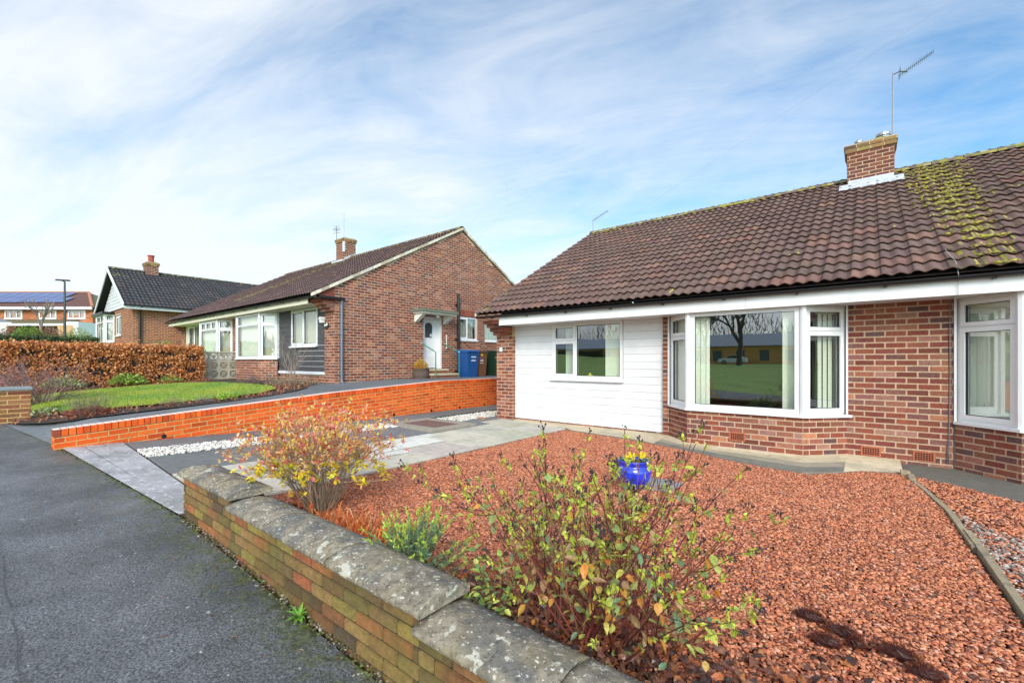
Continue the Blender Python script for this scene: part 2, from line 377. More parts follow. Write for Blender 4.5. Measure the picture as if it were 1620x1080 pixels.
# ------------------------------------------------------------------ tiled roof slope
def roof_slope(mb, O, U, Sd, L, SL, base, gauge=.315, roll=.15, amp=.030, thick=.034, mossf=None, tw=.30, seed=1, sub=8):
    O, U, Sd = Vector(O), Vector(U).normalized(), Vector(Sd).normalized()
    N = U.cross(Sd).normalized()
    if N.z < 0: N = -N
    r = random.Random(seed); nc = int(SL / gauge + .999); nr = int(L / roll + .999); step = roll / sub
    prof = [amp * (.5 + .5 * math.cos(2 * math.pi * k / sub)) ** .85 for k in range(sub)]
    MC = [(.32, .27, .04), (.24, .21, .04), (.38, .33, .08), (.2, .17, .07), (.24, .17, .10)]
    for c in range(nc):
        s0 = c * gauge; s1 = min(s0 + gauge + .03, SL); sm = s0 + .10; tcol = None; tl = -1
        sj = 0
        for k in range(nr * sub):
            u = k * step
            if u >= L - 1e-6: break
            u2 = min(u + step, L); ti = int((u + .04) / tw)
            if ti != tl: tl = ti; tcol = jit(base if r.random() > .12 else (base[0] * 1.35, base[1] * 1.2, base[2] * 1.1), .13, r); sj = r.uniform(-.006, .006); hj = r.uniform(-.002, .003)
            h, h2 = prof[k % sub], prof[(k + 1) % sub]
            def P(uu, ss, hh): return tuple(O + U * uu + Sd * ss + N * hh)
            a, b = s0 + sj - .01, s1
            col = tcol
            if ti != int((u - step + .04) / tw): col = tuple(x * .5 for x in tcol)
            c1 = c2 = col
            if mossf:
                p = mossf(u, s0 + .05)
                if r.random() < p: c1 = jit(r.choice(MC), .15, r)
                if r.random() < p * .55: c2 = jit(r.choice(MC), .15, r)
            mb.add([P(u, a, h + thick - .013 + hj), P(u2, a, h2 + thick - .013 + hj), P(u2, a, h2 + thick + hj), P(u, a, h + thick + hj), P(u2, sm, h2 + thick * .72), P(u, sm, h + thick * .72), P(u2, b, h2 - .001), P(u, b, h - .001)],
                   [(0, 1, 2, 3)], tcol)
            i = len(mb.v) - 8
            mb.f.append((i + 3, i + 2, i + 4, i + 5)); mb.c.append(c1); mb.m.append(0)
            mb.f.append((i + 5, i + 4, i + 6, i + 7)); mb.c.append(c2); mb.m.append(0)
def ridge(mb, A, B, rad, base, moss=.5, seed=3):
    A, B = Vector(A), Vector(B); D = B - A; n = max(1, int(D.length / .45)); D /= n; r = random.Random(seed)
    side = D.normalized().cross(Vector((0, 0, 1))).normalized()
    for i in range(n):
        a, b = A + D * (i + .01), A + D * (i + .99); col = jit(base, .15, r); pr = None
        for j in range(7):
            t = math.pi * (j / 6) ; o = side * math.cos(t) * rad + Vector((0, 0, math.sin(t) * rad * .8))
            q = (a + o, b + o)
            if pr:
                for m_ in range(4):
                    f0, f1 = m_ / 4, (m_ + 1) / 4
                    cc = jit(r.choice([(.26, .22, .05), (.20, .18, .05), (.30, .27, .14)]), .2, r) if r.random() < moss else col
                    mb.poly([pr[0].lerp(pr[1], f0), pr[0].lerp(pr[1], f1), q[0].lerp(q[1], f1), q[0].lerp(q[1], f0)], cc)
            pr = q
        mb.poly([a + side * rad, a + Vector((0, 0, rad * .8)), a - side * rad], (.4, .36, .3))
def textmesh(s, size, name, parent, mat, loc, rot, extrude=.001):
    cu = bpy.data.curves.new('t', 'FONT'); cu.body = s; cu.size = size; cu.extrude = extrude; cu.align_x = 'CENTER'; cu.align_y = 'CENTER'
    t = bpy.data.objects.new('t', cu); COL.objects.link(t)
    dg = bpy.context.evaluated_depsgraph_get(); dg.update()
    me = bpy.data.meshes.new_from_object(t.evaluated_get(dg)); bpy.data.objects.remove(t); bpy.data.curves.remove(cu)
    me.name = name; me.transform(Matrix.Translation(loc) @ rot); me.materials.clear(); me.materials.append(MAT[mat])
    o = bpy.data.objects.new(name, me); link(o, parent); return o
# ================================================================== buildings
def gable_wall(parent, x, ya, yb, zg, ze, yr_, zr_, face, ops=(), name='side_wall'):
    """gable wall in the plane X = x; face = +1 looks towards +X"""
    mb = MB(); m = (zr_ - ze) / (yr_ - ya)
    if face > 0: O = (x, ya, 0); U = (0, 1)
    else: O = (x, yb, 0); U = (0, -1)
    L = yb - ya
    wallsheet(mb, O, U, L, zg, ze, ops)
    mb.poly([(x, ya, ze), (x, yb, ze), (x, yr_, zr_)] if face > 0 else [(x, yb, ze), (x, ya, ze), (x, yr_, zr_)], (.4, .3, .2), 1)
    uc = (yr_ - ya) if face > 0 else (yb - yr_)
    def clip(u, z): return z < ze + .02 or z < zr_ - abs(u - uc) * m - .0
    bricks(mb, O, U, L, zg, zr_ - .05, [(a, b, c, d) for a, b, c, d in ops], clip, bl=.225, bh=.078)
    return mb.build(name, ['brick', 'mortar'], parent)
def brick_face(parent, name, O, U, L, z0, z1, ops=(), off=0, pal=PAL_RED, depth=.1, mats=('brick', 'mortar')):
    mb = MB(); wallsheet(mb, O, U, L, z0, z1, ops, depth=depth); bricks(mb, O, U, L, z0, z1, ops, pal=pal, off=off)
    return mb.build(name, list(mats), parent)
def airbrick(parent, x, y, z, w=.215, h=.125):
    mb = MB(); mb.box(x - w / 2, x + w / 2, y - .008, y + .02, z, z + h, (.42, .11, .05))
    for i in range(7):
        for j in range(4):
            cx = x - w * .36 + i * w * .12; cz = z + h * .2 + j * h * .2
            mb.box(cx - .009, cx + .009, y - .0105, y + .01, cz - .009, cz + .009, (.01, .005, .005))
    return mb.build('air_brick', 'attr_matt', parent)
def bay(parent, xa, xb, yw, d, off, zg, zs, zt, flip=False, blinds=None, curtains=None, boards=True, split=.36, cells_front=None, full=False):
    P = [(xa, yw), (xa + off, yw - d), (xb - off, yw - d), (xb, yw)]
    mb = MB(); o = 0
    for i in range(3):
        a, b = Vector(P[i]), Vector(P[i + 1]); L = (b - a).length; U = tuple((b - a) / L)
        wallsheet(mb, (a.x, a.y, 0), U, L, zg, zs - .035); bricks(mb, (a.x, a.y, 0), U, L, zg, zs - .04, off=o); o += .05
    mb.build('bay_wall', ['brick', 'mortar'], parent)
    # sill board following the bay
    sb = MB(); k = .05; S0 = [(xa - .02, yw - .03), (xa + off - k * .5, yw - d - k), (xb - off + k * .5, yw - d - k), (xb + .06, yw - .03)]
    for (q0, q1, r0, r1) in [(S0[0], S0[1], (xa + .1, yw), (xa + off + .06, yw - d + .08)), (S0[1], S0[2], (xa + off + .06, yw - d + .08), (xb - off - .06, yw - d + .08)), (S0[2], S0[3], (xb - off - .06, yw - d + .08), (xb - .1, yw))]:
        z0, z1 = zs - .035, zs
        sb.hexa([(*q0, z0), (*q1, z0), (*r1, z0), (*r0, z0), (*q0, z1), (*q1, z1), (*r1, z1), (*r0, z1)])
    sb.build('bay_sill', 'upvc', parent)
    h = zt - zs
    # corner posts
    pm = MB(); pr = .045
    for (x, y) in (P[1], P[2]):
        pm = MB(); pm.tube([(x, y + .035, zs), (x, y + .035, zt)], pr, 8); pm.build('corner_post', 'upvc', parent)
    for x in (xa, xb): em = MB(); em.box(x - .012, x + .012, yw - .03, yw + .16, zs, zt + .05); em.build('end_jamb', 'upvc', parent)
    if boards:
        wb = MB(); wb.poly([(xa + .05, yw + .1, zs - .01), (xa + off + .05, yw - d + .09, zs - .01), (xb - off - .05, yw - d + .09, zs - .01), (xb - .05, yw + .1, zs - .01)])
        wb.build('window_board', 'upvc', parent)
    for i in range(3):
        a, b = Vector(P[i]), Vector(P[i + 1]); L = (b - a).length; U = tuple((b - a) / L); g = .035; ga = 0 if i == 0 else g; gb = 0 if i == 2 else g
        O = (a.x + U[0] * ga, a.y + U[1] * ga, zs); w = L - ga - gb
        if i == 1:
            cells = cells_front(w, h) if cells_front else [(0, w, 0, h, False)]
            window(parent, O, U, w, h, cells, blind=[(.03, w - .03, True)] if full else (blinds or [(.05, .26, True), (w - .23, w - .05, True)]), sill=False, fr=.07)
        else:
            cells = [(0, w, 0, h - split, True), (0, w, h - split, h, True)]
            window(parent, O, U, w, h, cells, blind=[(.05, w - .05, True)] if full or i == 0 else [(w * .5, w - .05, True)], curtain=None if full or i == 0 else [(.05, w * .45)], sill=False, fr=.05, blindmat='blind_cream' if full else 'blind')
def weatherboards(parent, x0, x1, y, z0, z1, op, mat, bh=.141, col=(.8, .8, .8), name='cladding'):
    mb = MB(); z = z0
    def strip(a, b, za, zb):
        # board: slightly tilted face, round top shoulder and shadow groove
        mb.poly([(a, y - .020, za), (b, y - .020, za), (b, y - .016, zb - .012), (a, y - .016, zb - .012)], col)
        mb.poly([(a, y - .016, zb - .012), (b, y - .016, zb - .012), (b, y - .008, zb - .003), (a, y - .008, zb - .003)], col)
        mb.poly([(a, y - .008, zb - .003), (b, y - .008, zb - .003), (b, y - .008, zb), (a, y - .008, zb)], col)
        mb.poly([(a, y - .020, za), (b, y - .020, za), (b, y - .002, za), (a, y - .002, za)], col)
    while z < z1 - .01:
        zt = min(z + bh, z1)
        if op and zt > op[2] + .001 and z < op[3] - .001:
            if z < op[2] - .03: strip(x0, op[0], z, zt); strip(op[1], x1, z, zt); strip(op[0], op[1], z, op[2])
            else: strip(x0, op[0], z, zt); strip(op[1], x1, z, zt)
        else: strip(x0, x1, z, zt)
        z = zt
    o = mb.build(name, mat, parent)
    return o
def chimney_stack(parent, roofpart, x0, x1, y0, y1, z0, z1, pots, seed=0):
    mb = MB()
    for (O, U, L) in (((x0, y0, 0), (1, 0), x1 - x0), ((x1, y0, 0), (0, 1), y1 - y0), ((x1, y1, 0), (-1, 0), x1 - x0), ((x0, y1, 0), (0, -1), y1 - y0)):
        wallsheet(mb, O, U, L, z0, z1 - .2); bricks(mb, O, U, L, z0, z1 - .2, off=.05 * (L > .7), pal=[(.17, .05, .035), (.14, .042, .032), (.20, .062, .042), (.16, .06, .045), (.22, .075, .045)])
    for k, pr in enumerate((.03, .05)):
        a, b = z1 - .2 + k * .08, z1 - .2 + (k + 1) * .08
        for (O, U, L) in (((x0 - pr, y0 - pr, 0), (1, 0), x1 - x0 + 2 * pr), ((x1 + pr, y0 - pr, 0), (0, 1), y1 - y0 + 2 * pr), ((x1 + pr, y1 + pr, 0), (-1, 0), x1 - x0 + 2 * pr), ((x0 - pr, y1 + pr, 0), (0, -1), y1 - y0 + 2 * pr)):
            wallsheet(mb, O, U, L, a, b); bricks(mb, O, U, L, a, b, pal=PAL_OLD, mi=0)
        mb.poly([(x0 - pr, y0 - pr, a), (x1 + pr, y0 - pr, a), (x1 + pr, y1 + pr, a), (x0 - pr, y1 + pr, a)], mi=1)
    ch = mb.build('chimney', ['brick', 'mortar'], roofpart)
    fl = MB(); n = 7; zz = z1 - .04
    g = [[(x0 - .05 + (x1 - x0 + .1) * i / n, y0 - .05 + (y1 - y0 + .1) * j / n, zz + (0 if i in (0, n) or j in (0, n) else .05 + rnd.uniform(-.012, .03))) for i in range(n + 1)] for j in range(n + 1)]
    for j in range(n):
        for i in range(n): fl.poly([g[j][i], g[j][i + 1], g[j + 1][i + 1], g[j + 1][i]], jit(rnd.choice([(.20, .18, .03), (.16, .13, .05), (.30, .26, .16)]), .2))
    fl.build('flaunching', 'attr_matt', roofpart)
    return ch
def gutter_run(parent, x0, x1, y, z, ext=True):
    mb = MB(); n = 8; r = .046
    ring = [(y + r * math.cos(math.pi + math.pi * i / n), z + r * math.sin(math.pi + math.pi * i / n)) for i in range(n + 1)]
    for i in range(n):
        (a, b), (c, d) = ring[i], ring[i + 1]
        mb.poly([(x0, a, b), (x1, a, b), (x1, c, d), (x0, c, d)])
    mb.poly([(x0, p[0], p[1]) for p in ring]); mb.poly([(x1, p[0], p[1]) for p in ring][::-1])
    mb.poly([(x0, y - r, z), (x1, y - r, z), (x1, y - r + .01, z + .004), (x0, y - r + .01, z + .004)])
    x = x0 + .4
    while x < x1:
        for i in range(n):
            (a, b), (c, d) = [(y + (p[0] - y) * 1.1, z + (p[1] - z) * 1.1) for p in (ring[i], ring[i + 1])]
            mb.poly([(x, a, b), (x + .035, a, b), (x + .035, c, d), (x, c, d)])
        mb.box(x, x + .035, y, y + .07, z - .06, z + .01); x += .93
    return mb.build('gutter', 'gutter', parent)

MAT['grey_clad'] = M('weathered_white_boards', (.64, .64, .65), var=.2, scale=5, bump=.1, rough=.5)
# ------------------------------------------------------------------ our bungalow
H = thing('bungalow', 'near brown-roofed brick bungalow with white cladding and wide bay window beside the red gravel garden', 'house', (.31, 7.8, 0))
XP = .31
def mir(x): return 2 * XP - x
TB = (.150, .090, .074)
brick_face(H, 'front_wall', (-.23, 7.8, 0), (1, 0), 1.086, -.08, 2.2, off=.09)
for i, s in enumerate((0, 1)):
    xs = (-6.22, -2.73) if not s else (mir(-2.73), mir(-6.22))
    brick_face(H, 'plinth', (xs[0], 7.88, 0), (1, 0), xs[1] - xs[0], -.08, .105)
    xx = (-2.84, -2.73) if not s else (mir(-2.73), mir(-2.84))
    brick_face(H, 'return_wall', (xx[0], 7.8, 0), (1, 0), .11, -.08, 2.16)
    px = (-6.68, -6.22) if not s else (mir(-6.22), mir(-6.68))
    mb = MB(); U = (1, 0)
    for (O, UU, L) in (((px[0], 7.74, 0), (1, 0), px[1] - px[0]), ((px[1], 7.74, 0), (0, 1), .14), ((px[0], 7.88, 0), (0, -1), .14)):
        wallsheet(mb, O, UU, L, -.08, 2.3); bricks(mb, O, UU, L, -.08, 1.95, off=.04)
    for k in range(4):      # corbelled courses carrying the eaves
        z0 = 1.965 + k * .078; p = .11 * (k + 1) + .02
        for (a, b) in ((px[0], px[0] + .215), (px[0] + .226, px[1])):
            c = jit(rnd.choice(PAL_RED), .15)
            mb.box(a, b, 7.74 - p, 7.745, z0, z0 + .068, c, 0); 
            mb.box(a + .005, b - .005, 7.745 - p, 7.74, z0 + .068, z0 + .078, (.3, .2, .13), 1)
    mb.build('brick_pier', ['brick', 'mortar'], H)
gable_wall(H, -6.68, 7.88, 16.6, -.1, 2.76, 12.3, 5.24, -1)
gable_wall(H, mir(-6.68), 7.88, 16.6, -.1, 2.76, 12.3, 5.24, 1)
brick_face(H, 'back_wall', (mir(-6.68), 16.6, 0), (-1, 0), 13.98, -.1, 2.4)
OPN = (-5.235, -3.615, 1.0, 2.17)
for s in (0, 1):
    x0, x1 = (-6.22, -2.84) if not s else (mir(-2.84), mir(-6.22))
    op = OPN if not s else (mir(OPN[1]), mir(OPN[0]), 1.0, 2.17)
    weatherboards(H, x0 + .02, x1 - .015, 7.88, .105, 2.165, op, 'upvc_clad')
    bk = MB(); wallsheet(bk, (x0, 7.885, 0), (1, 0), x1 - x0, .1, 2.3, [(op[0] - x0, op[1] - x0, op[2], op[3])], mi=0, depth=.12)
    bk.box(x0, x0 + .02, 7.845, 7.885, .105, 2.16); bk.box(x1 - .015, x1, 7.845, 7.885, .105, 2.16)
    bk.build('cladding_backing', 'upvc_clad', H)
    w = op[1] - op[0] - .02; h = 1.13; c1 = .58
    cl = [(0, c1, 0, .77, True), (0, c1, .77, h, True), (c1, w, 0, h, False)]
    window(H, (op[0] + .01, 7.862, 1.025), (1, 0), w, h, cl, blind=[(w * .74, w - .06, True)], curtain=[(.2, .47)], set_back=-.012, sill_proud=.06)
    xr0, xr1 = (-6.1, -3.0) if not s else (mir(-3.0), mir(-6.1))
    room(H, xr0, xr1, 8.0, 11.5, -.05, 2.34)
    wb = MB(); wb.box(op[0], op[1], 7.93, 8.14, 1.0, 1.03); wb.build('window_board', 'upvc', H)
    xa, xb = (-2.73, -.23) if not s else (mir(-.23), mir(-2.73))
    bay(H, xa, xb, 7.8, .5, .47, -.08, .63, 2.155)
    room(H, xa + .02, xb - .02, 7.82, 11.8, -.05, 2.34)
for (x, y, z) in ((-1.53, 7.3, .185), (.03, 7.8, .085), (.565, 7.8, .085)): airbrick(H, x, y, z)
dk = MB(); dk.box(.836, .848, 7.79, 7.80, -.05, 2.16, (.10, .07, .055)); dk.build('expansion_joint', 'attr_matt', H)
# eaves
so = MB(); so.box(-6.2, mir(-6.2), 7.25, 7.90, 2.158, 2.172); so.build('soffit', 'upvc_clad', H)
fa = MB()
x = -6.17
for xe in (-1.4, 3.6, mir(-6.17)): fa.box(x, xe - .003, 7.225, 7.25, 2.145, 2.32); x = xe
fa.build('fascia', 'upvc', H)
gutter_run(H, -6.76, mir(-6.76), 7.165, 2.355)
def moss_main(u, s):
    X = u - 6.74; p = 0
    t = s / 6.0; c = 1.12 - .22 * t; w = .15 + .10 * t
    p = max(p, .85 * math.exp(-((X - c) / w) ** 2) * (1 if t > .12 else .5))
    p = max(p, .45 * math.exp(-((X - .75) / .24) ** 2) * max(0, (t - .5) / .5))
    p = max(p, .1 * math.exp(-((X - 1.6) / .22) ** 2) * max(0, t - .3) * 1.0)
    if X < -5.6 and t > .93: p = max(p, .5)
    if t > .965: p = max(p, .35)
    return p + .004
ZE, YE, ZR_, YR_ = 2.405, 7.10, 5.33, 12.33
sd = Vector((0, YR_ - YE, ZR_ - ZE)); SLn = sd.length
mb = MB(); roof_slope(mb, (-6.75, YE, ZE), (1, 0, 0), sd, 14.12, SLn, TB, mossf=moss_main, seed=5)
roof_slope(mb, (-6.75, 2 * YR_ - YE, ZE), (1, 0, 0), (0, -sd.y, sd.z), 14.12, SLn, TB, seed=6, sub=4)
for sy in (1, -1):   # underlay closing the roof
    ya = YE if sy > 0 else 2 * YR_ - YE
    mb.poly([(-6.73, ya + .02 * sy, ZE - .02), (7.35, ya + .02 * sy, ZE - .02), (7.35, YR_, ZR_ - .03), (-6.73, YR_, ZR_ - .03)], (.03, .02, .02))
RF = mb.build('roof', 'tile', H)
mb = MB(); ridge(mb, (-6.75, YR_, ZR_ - .005), (7.37, YR_, ZR_ - .005), .12, (.13, .09, .075), moss=.55)
mb.build('ridge_tiles', 'attr_matt', RF)
# moss cushions
mb = MB(); N_ = sd.normalized(); up = Vector((0, -N_.z, N_.y))
for i in range(1500):
    t = (int(rnd.random() * 19) * .315 + abs(rnd.gauss(0, .035))) / 6.0; X = 1.12 - .22 * t + rnd.gauss(0, .11 + .08 * t)
    if rnd.random() < .2: X = .55 + rnd.random() * .9; t = .45 + .55 * rnd.random()
    if t < .12 and rnd.random() < .5: continue
    p = Vector((X, YE, ZE)) + sd * t + up * .048; q = rnd.uniform(.006, .022) * (1.5 if rnd.random() < .1 else 1)
    mb.blob(p, q * rnd.uniform(1, 1.7), q, q * .55, jit(rnd.choice([(.38, .33, .03), (.29, .25, .03), (.20, .18, .04), (.42, .37, .06), (.2, .15, .06)]), .2), .3, seg=6, rings=3)
for i in range(90):
    X = rnd.uniform(-6.7, 1.6); p = Vector((X, YE, ZE)) + sd * (1 - abs(rnd.gauss(0, .012))) + up * .05; q = rnd.uniform(.01, .035)
    mb.blob(p, q * 2, q, q * .6, jit((.34, .27, .05), .2), .3, seg=6, rings=3)
mb.build('moss', 'attr_matt', RF, smooth=True)['kind'] = 'stuff'
# chimney
CH = chimney_stack(H, RF, -.35, .42, 11.95, 12.62, 4.6, 6.03, None)
for (cx, r_, h_, rr) in ((-.16, .065, .14, .075), (.25, .10, .17, .125)):
    mb = MB(); c = (cx, 12.25, 6.0); mb.lathe(c, [(r_, 0), (r_, h_ * .5), (rr, h_ * .52), (rr, h_ * .68), (r_ * .9, h_ * .7), (r_ * .9, h_ * .8), (rr, h_ * .82), (rr, h_ + .02), (rr * .5, h_ + .05), (0.001, h_ + .05)], 16); mb.build('flue_cowl', 'metal', CH)
mb = MB(); def_ = up * .075
A = [Vector((x, 11.55, 0)) for x in (-.47, .55)]
def rp(x, y, o=.06): 
    z = ZE + (y - YE) * sd.z / sd.y; return Vector((x, y, z)) + up * o
n = 14
for i in range(n):
    xa, xb = -.48 + 1.04 * i / n, -.48 + 1.04 * (i + 1) / n; w0, w1 = [.008 * math.sin(i * 2.1 + j) for j in (0, 2.1)]
    mb.poly([rp(xa, 11.54, .052 + w0), rp(xb, 11.54, .052 + w1), rp(xb, 11.94, .06), rp(xa, 11.94, .06)])
    if -.36 < (xa + xb) / 2 < .43: mb.poly([(xa, 11.94, 5.09), (xb, 11.94, 5.09), (xb, 11.938, 5.24 + .0), (xa, 11.938, 5.24)])
mb.build('lead_flashing', 'lead', CH)
for (x, s) in ((-6.755, 1), (7.375, 1)):
    mb = MB(); mb.hexa([(x - .012, YE, ZE - .04), (x + .012, YE, ZE - .04), (x + .012, YE + 5.2, ZE - .04 + 5.2 * .5593), (x - .012, YE + 5.2, ZE - .04 + 5.2 * .5593),
             (x - .012, YE, ZE + .03), (x + .012, YE, ZE + .03), (x + .012, YE + 5.2, ZE + .03 + 5.2 * .5593), (x - .012, YE + 5.2, ZE + .03 + 5.2 * .5593)]); mb.build('verge_trim', 'upvc', H)
mb = MB()
pts = [rp(.74, 7.62, .07), rp(.75, 7.45, .08), rp(.79, 7.25, .06), (.80, 7.08, 2.36), (.81, 7.2, 2.3), (.81, 7.21, 2.14), (.80, 7.5, 2.15), (.80, 7.775, 2.14)]
mb.tube(pts, .0035, 5, (.3, .3, .3)); mb.tube([(.80, 7.775, 2.14), (.803, 7.788, 1.2), (.79, 7.788, .2), (.80, 7.788, .1)], .006, 5, (.16, .15, .16))
mb.tube([(.775, 7.785, .09), (.78, 7.788, .32), (.80, 7.788, .34)], .005, 5, (.1, .1, .1))
mb.build('cable', 'attr_matt', H)
mb = MB(); mb.box(-6.585, -6.5, 7.722, 7.737, 1.60, 1.69, (.55, .66, .64)); mb.box(-6.57, -6.53, 7.719, 7.722, 1.625, 1.67, (.85, .9, .88)); mb.build('number_plaque', 'attr', H)

# ------------------------------------------------------------------ neighbouring pair
G = thing('bungalow', 'brick bungalow with plain gable wall, dark weatherboards and white side door above the orange wall', 'house', (-17.8, 6.3, .7))
GX, GY, GZ = -11.2, 6.3, .5
OPS = [(9.36 - GY, 10.14 - GY, 1.13, 2.84), (10.9 - GY, 11.88 - GY, 2.12, 2.97), (12.29 - GY, 13.3 - GY, 2.12, 2.9)]
gable_wall(G, GX, GY, 15.84, GZ, 3.40, 11.07, 5.96, 1, OPS)
gable_wall(G, -24.4, GY, 15.84, GZ, 3.40, 11.07, 5.96, -1)
mb = MB(); mb.hexa([(-11.42, 5.82, 3.06), (-11.2, 5.82, 3.06), (-11.2, 6.3, 3.06), (-11.42, 6.3, 3.06), (-11.42, 5.82, 3.15), (-11.2, 5.82, 3.15), (-11.2, 6.3, 3.41), (-11.42, 6.3, 3.41)], (.26, .08, .05)); bricks(mb, (-11.2, 5.84, 0), (0, 1), .46, 3.07, 3.34, clip=lambda u, z: z < 3.15 + u * .54); mb.build('eaves_infill', 'brick', G)
brick_face(G, 'back_wall', (-11.2, 15.84, 0), (-1, 0), 13.2, GZ, 3.2)
for s in (0, 1):
    cx = -17.86
    def q(x): return x if not s else 2 * cx - x
    def rng(a, b): return (a, b) if not s else (q(b), q(a))
    a, b = rng(-11.73, -11.2)
    mb = MB()
    wallsheet(mb, (a, GY, 0), (1, 0), b - a, GZ, 3.1); bricks(mb, (a, GY, 0), (1, 0), b - a, GZ, 2.72, off=.03)
    for k in range(4):
        z0 = 2.73 + k * .078; p = .10 * (k + 1) + .02
        for (c0, c1) in ((a, a + .24), (a + .25, b)):
            mb.box(c0, c1, GY - p, GY + .002, z0, z0 + .068, jit(rnd.choice(PAL_RED), .15), 0); mb.box(c0 + .005, c1 - .005, GY + .004 - p, GY, z0 + .068, z0 + .078, (.3, .2, .13), 1)
    mb.build('brick_pier', ['brick', 'mortar'], G)
    a, b = rng(-14.61, -11.73)
    brick_face(G, 'plinth', (a, GY + .06, 0), (1, 0), b - a, GZ, 1.0)
    o0, o1 = rng(-13.78, -12.18)
    weatherboards(G, a, b, GY + .05, 1.08, 2.93, (o0, o1, 1.8, 2.94), 'darkclad' if not s else 'cream', name='weatherboards', bh=.150)
    bk = MB(); wallsheet(bk, (a, GY + .055, 0), (1, 0), b - a, .98, 3.0, [(o0 - a, o1 - a, 1.8, 2.94)], mi=0, depth=.1); bk.box(a, b, GY + .005, GY + .05, 1.0, 1.08)
    if not s:
        z = 1.08
        while z < 1.8: bk.box(b - 1.6, b, GY + .0285, GY + .0335, z + .141, z + .150); z += .15  # white strips painted in for light reflecting off the board edges
    bk.build('weatherboard_trim_and_light_strips', 'pipe_grey' if 0 else 'upvc_clad', G)
    w = o1 - o0 - .02; c1 = w * .5 if not s else w * .5
    cl = [(0, .80, 0, 1.08, True), (.80, w, 0, 1.08, False)]
    window(G, (o0 + .01, GY + .03, 1.83), (1, 0), w, 1.08, cl, blind=[(.05, w - .05, True)], set_back=-.01, blindmat='blind_cream')
    xa, xb = rng(-17.34, -14.66)
    cf = (lambda w, h: [(0, w, 0, h - .36, False), (0, w, h - .36, h, False)]) if not s else (lambda w, h: [(0, w, 0, h - .36, False), (0, w / 3, h - .36, h, True), (w / 3, 2 * w / 3, h - .36, h, True), (2 * w / 3, w, h - .36, h, True)])
    bay(G, xa, xb, GY, .4, .42, GZ, 1.47, 2.92, full=True, cells_front=cf)
brick_face(G, 'front_wall', (-18.4, GY, 0), (1, 0), 1.08, GZ, 2.95)
so = MB(); so.box(-24.4, -11.73, 5.82, 6.4, 2.925, 2.94); so.box(-24.4, -11.7, 5.80, 5.82, 2.92, 3.06); so.build('soffit', 'cream', G)
gutter_run(G, -24.65, -11.05, 5.745, 3.085)
def moss_nb(u, s):
    X = u - 24.62; t = s / 6.15
    return .004 + .8 * math.exp(-((X + 17.6 + (1 - t) * 1.9) / .38) ** 2) * (t > .2) + (.3 if t > .96 else 0)
sd2 = Vector((0, 11.07 - 5.68, 6.05 - 3.13)); mb = MB()
roof_slope(mb, (-24.62, 5.68, 3.13), (1, 0, 0), sd2, 13.48, sd2.length, (.115, .072, .066), mossf=moss_nb, seed=8, sub=6)
roof_slope(mb, (-24.62, 16.46, 3.13), (1, 0, 0), (0, -sd2.y, sd2.z), 13.48, sd2.length, (.105, .062, .058), seed=9, sub=3, roll=.3)
for ya in (5.70, 16.44): mb.poly([(-24.6, ya, 3.11), (-11.16, ya, 3.11), (-11.16, 11.07, 6.02), (-24.6, 11.07, 6.02)], (.03, .02, .02))
RG = mb.build('roof', 'tile', G)
mb = MB(); ridge(mb, (-24.62, 11.07, 6.04), (-11.14, 11.07, 6.04), .12, (.11, .07, .06), moss=.2); mb.build('ridge_tiles', 'attr_matt', RG)
mb = MB(); k = sd2.z / sd2.y
for sy in (1, -1):
    n = 24
    for i in range(n):
        t0, t1 = i / n, (i + 1) / n; y0_, y1_ = [5.66 + 5.41 * t if sy > 0 else 16.48 - 5.41 * t for t in (t0, t1)]; z0_, z1_ = [3.07 + 5.41 * t * k for t in (t0, t1)]
        c = jit(rnd.choice([(.55, .48, .35), (.42, .36, .25), (.62, .56, .45)]), .12); xo = -11.115 + rnd.uniform(-.006, .006)
        a = [(-11.24, y0_, z0_), (xo, y0_, z0_), (xo, y1_, z1_), (-11.24, y1_, z1_)]
        mb.hexa(a + [(p[0], p[1], p[2] + .085) for p in a], c)
mb.build('verge_mortar', 'attr_matt', G)
CG = chimney_stack(G, RG, -18.9, -18.2, 10.7, 11.25, 5.5, 6.92, None)
mb = MB()
for i in range(6):
    mb.box(-18.2 + .004, -18.17, 10.7 + i * .09, 10.8 + i * .09, 5.85 + i * .04, 6.02 + i * .045)
mb.box(-19.0, -18.1, 10.52, 10.69, 5.80, 5.88); mb.build('lead_flashing', 'lead', CG)
# gable fittings
mb = MB(); mb.box(-11.17, -11.05, 5.7, 6.52, 3.03, 3.09); mb.build('gutter_return', 'gutter', G)
mb = MB(); mb.tube([(-11.11, 6.46, 3.05), (-11.13, 6.46, 2.9), (-11.13, 6.46, .86), (-11.10, 6.46, .80), (-11.02, 6.46, .77)], .036, 10)
for z in (2.1, 1.0): mb.tube([(-11.13, 6.46, z), (-11.13, 6.46, z + .06)], .044, 10); mb.box(-11.2, -11.12, 6.40, 6.52, z, z + .025)
mb.build('downpipe', 'pipe_grey', G, smooth=False)
mb = MB(); mb.tube([(-11.09, 10.82, .7), (-11.09, 10.82, 3.72)], .052, 10)
for z in (1.0, 2.1, 3.3): mb.tube([(-11.09, 10.82, z), (-11.09, 10.82, z + .09)], .068, 10); mb.box(-11.2, -11.08, 10.73, 10.91, z + .02, z + .05)
mb.build('soil_pipe', 'gutter', G)
window(G, (GX, 10.91, 2.14), (0, 1), .96, .81, [(0, .48, 0, .81, True), (.48, .96, 0, .81, False)], blind=[(.04, .92, True)], set_back=.03, fr=.05, sill_proud=.05)
window(G, (GX, 12.3, 2.14), (0, 1), .99, .74, [(0, .99, 0, .74, False)], blind=[(.04, .95, True)], set_back=.03, fr=.05, sill_proud=.05)
mb = MB()
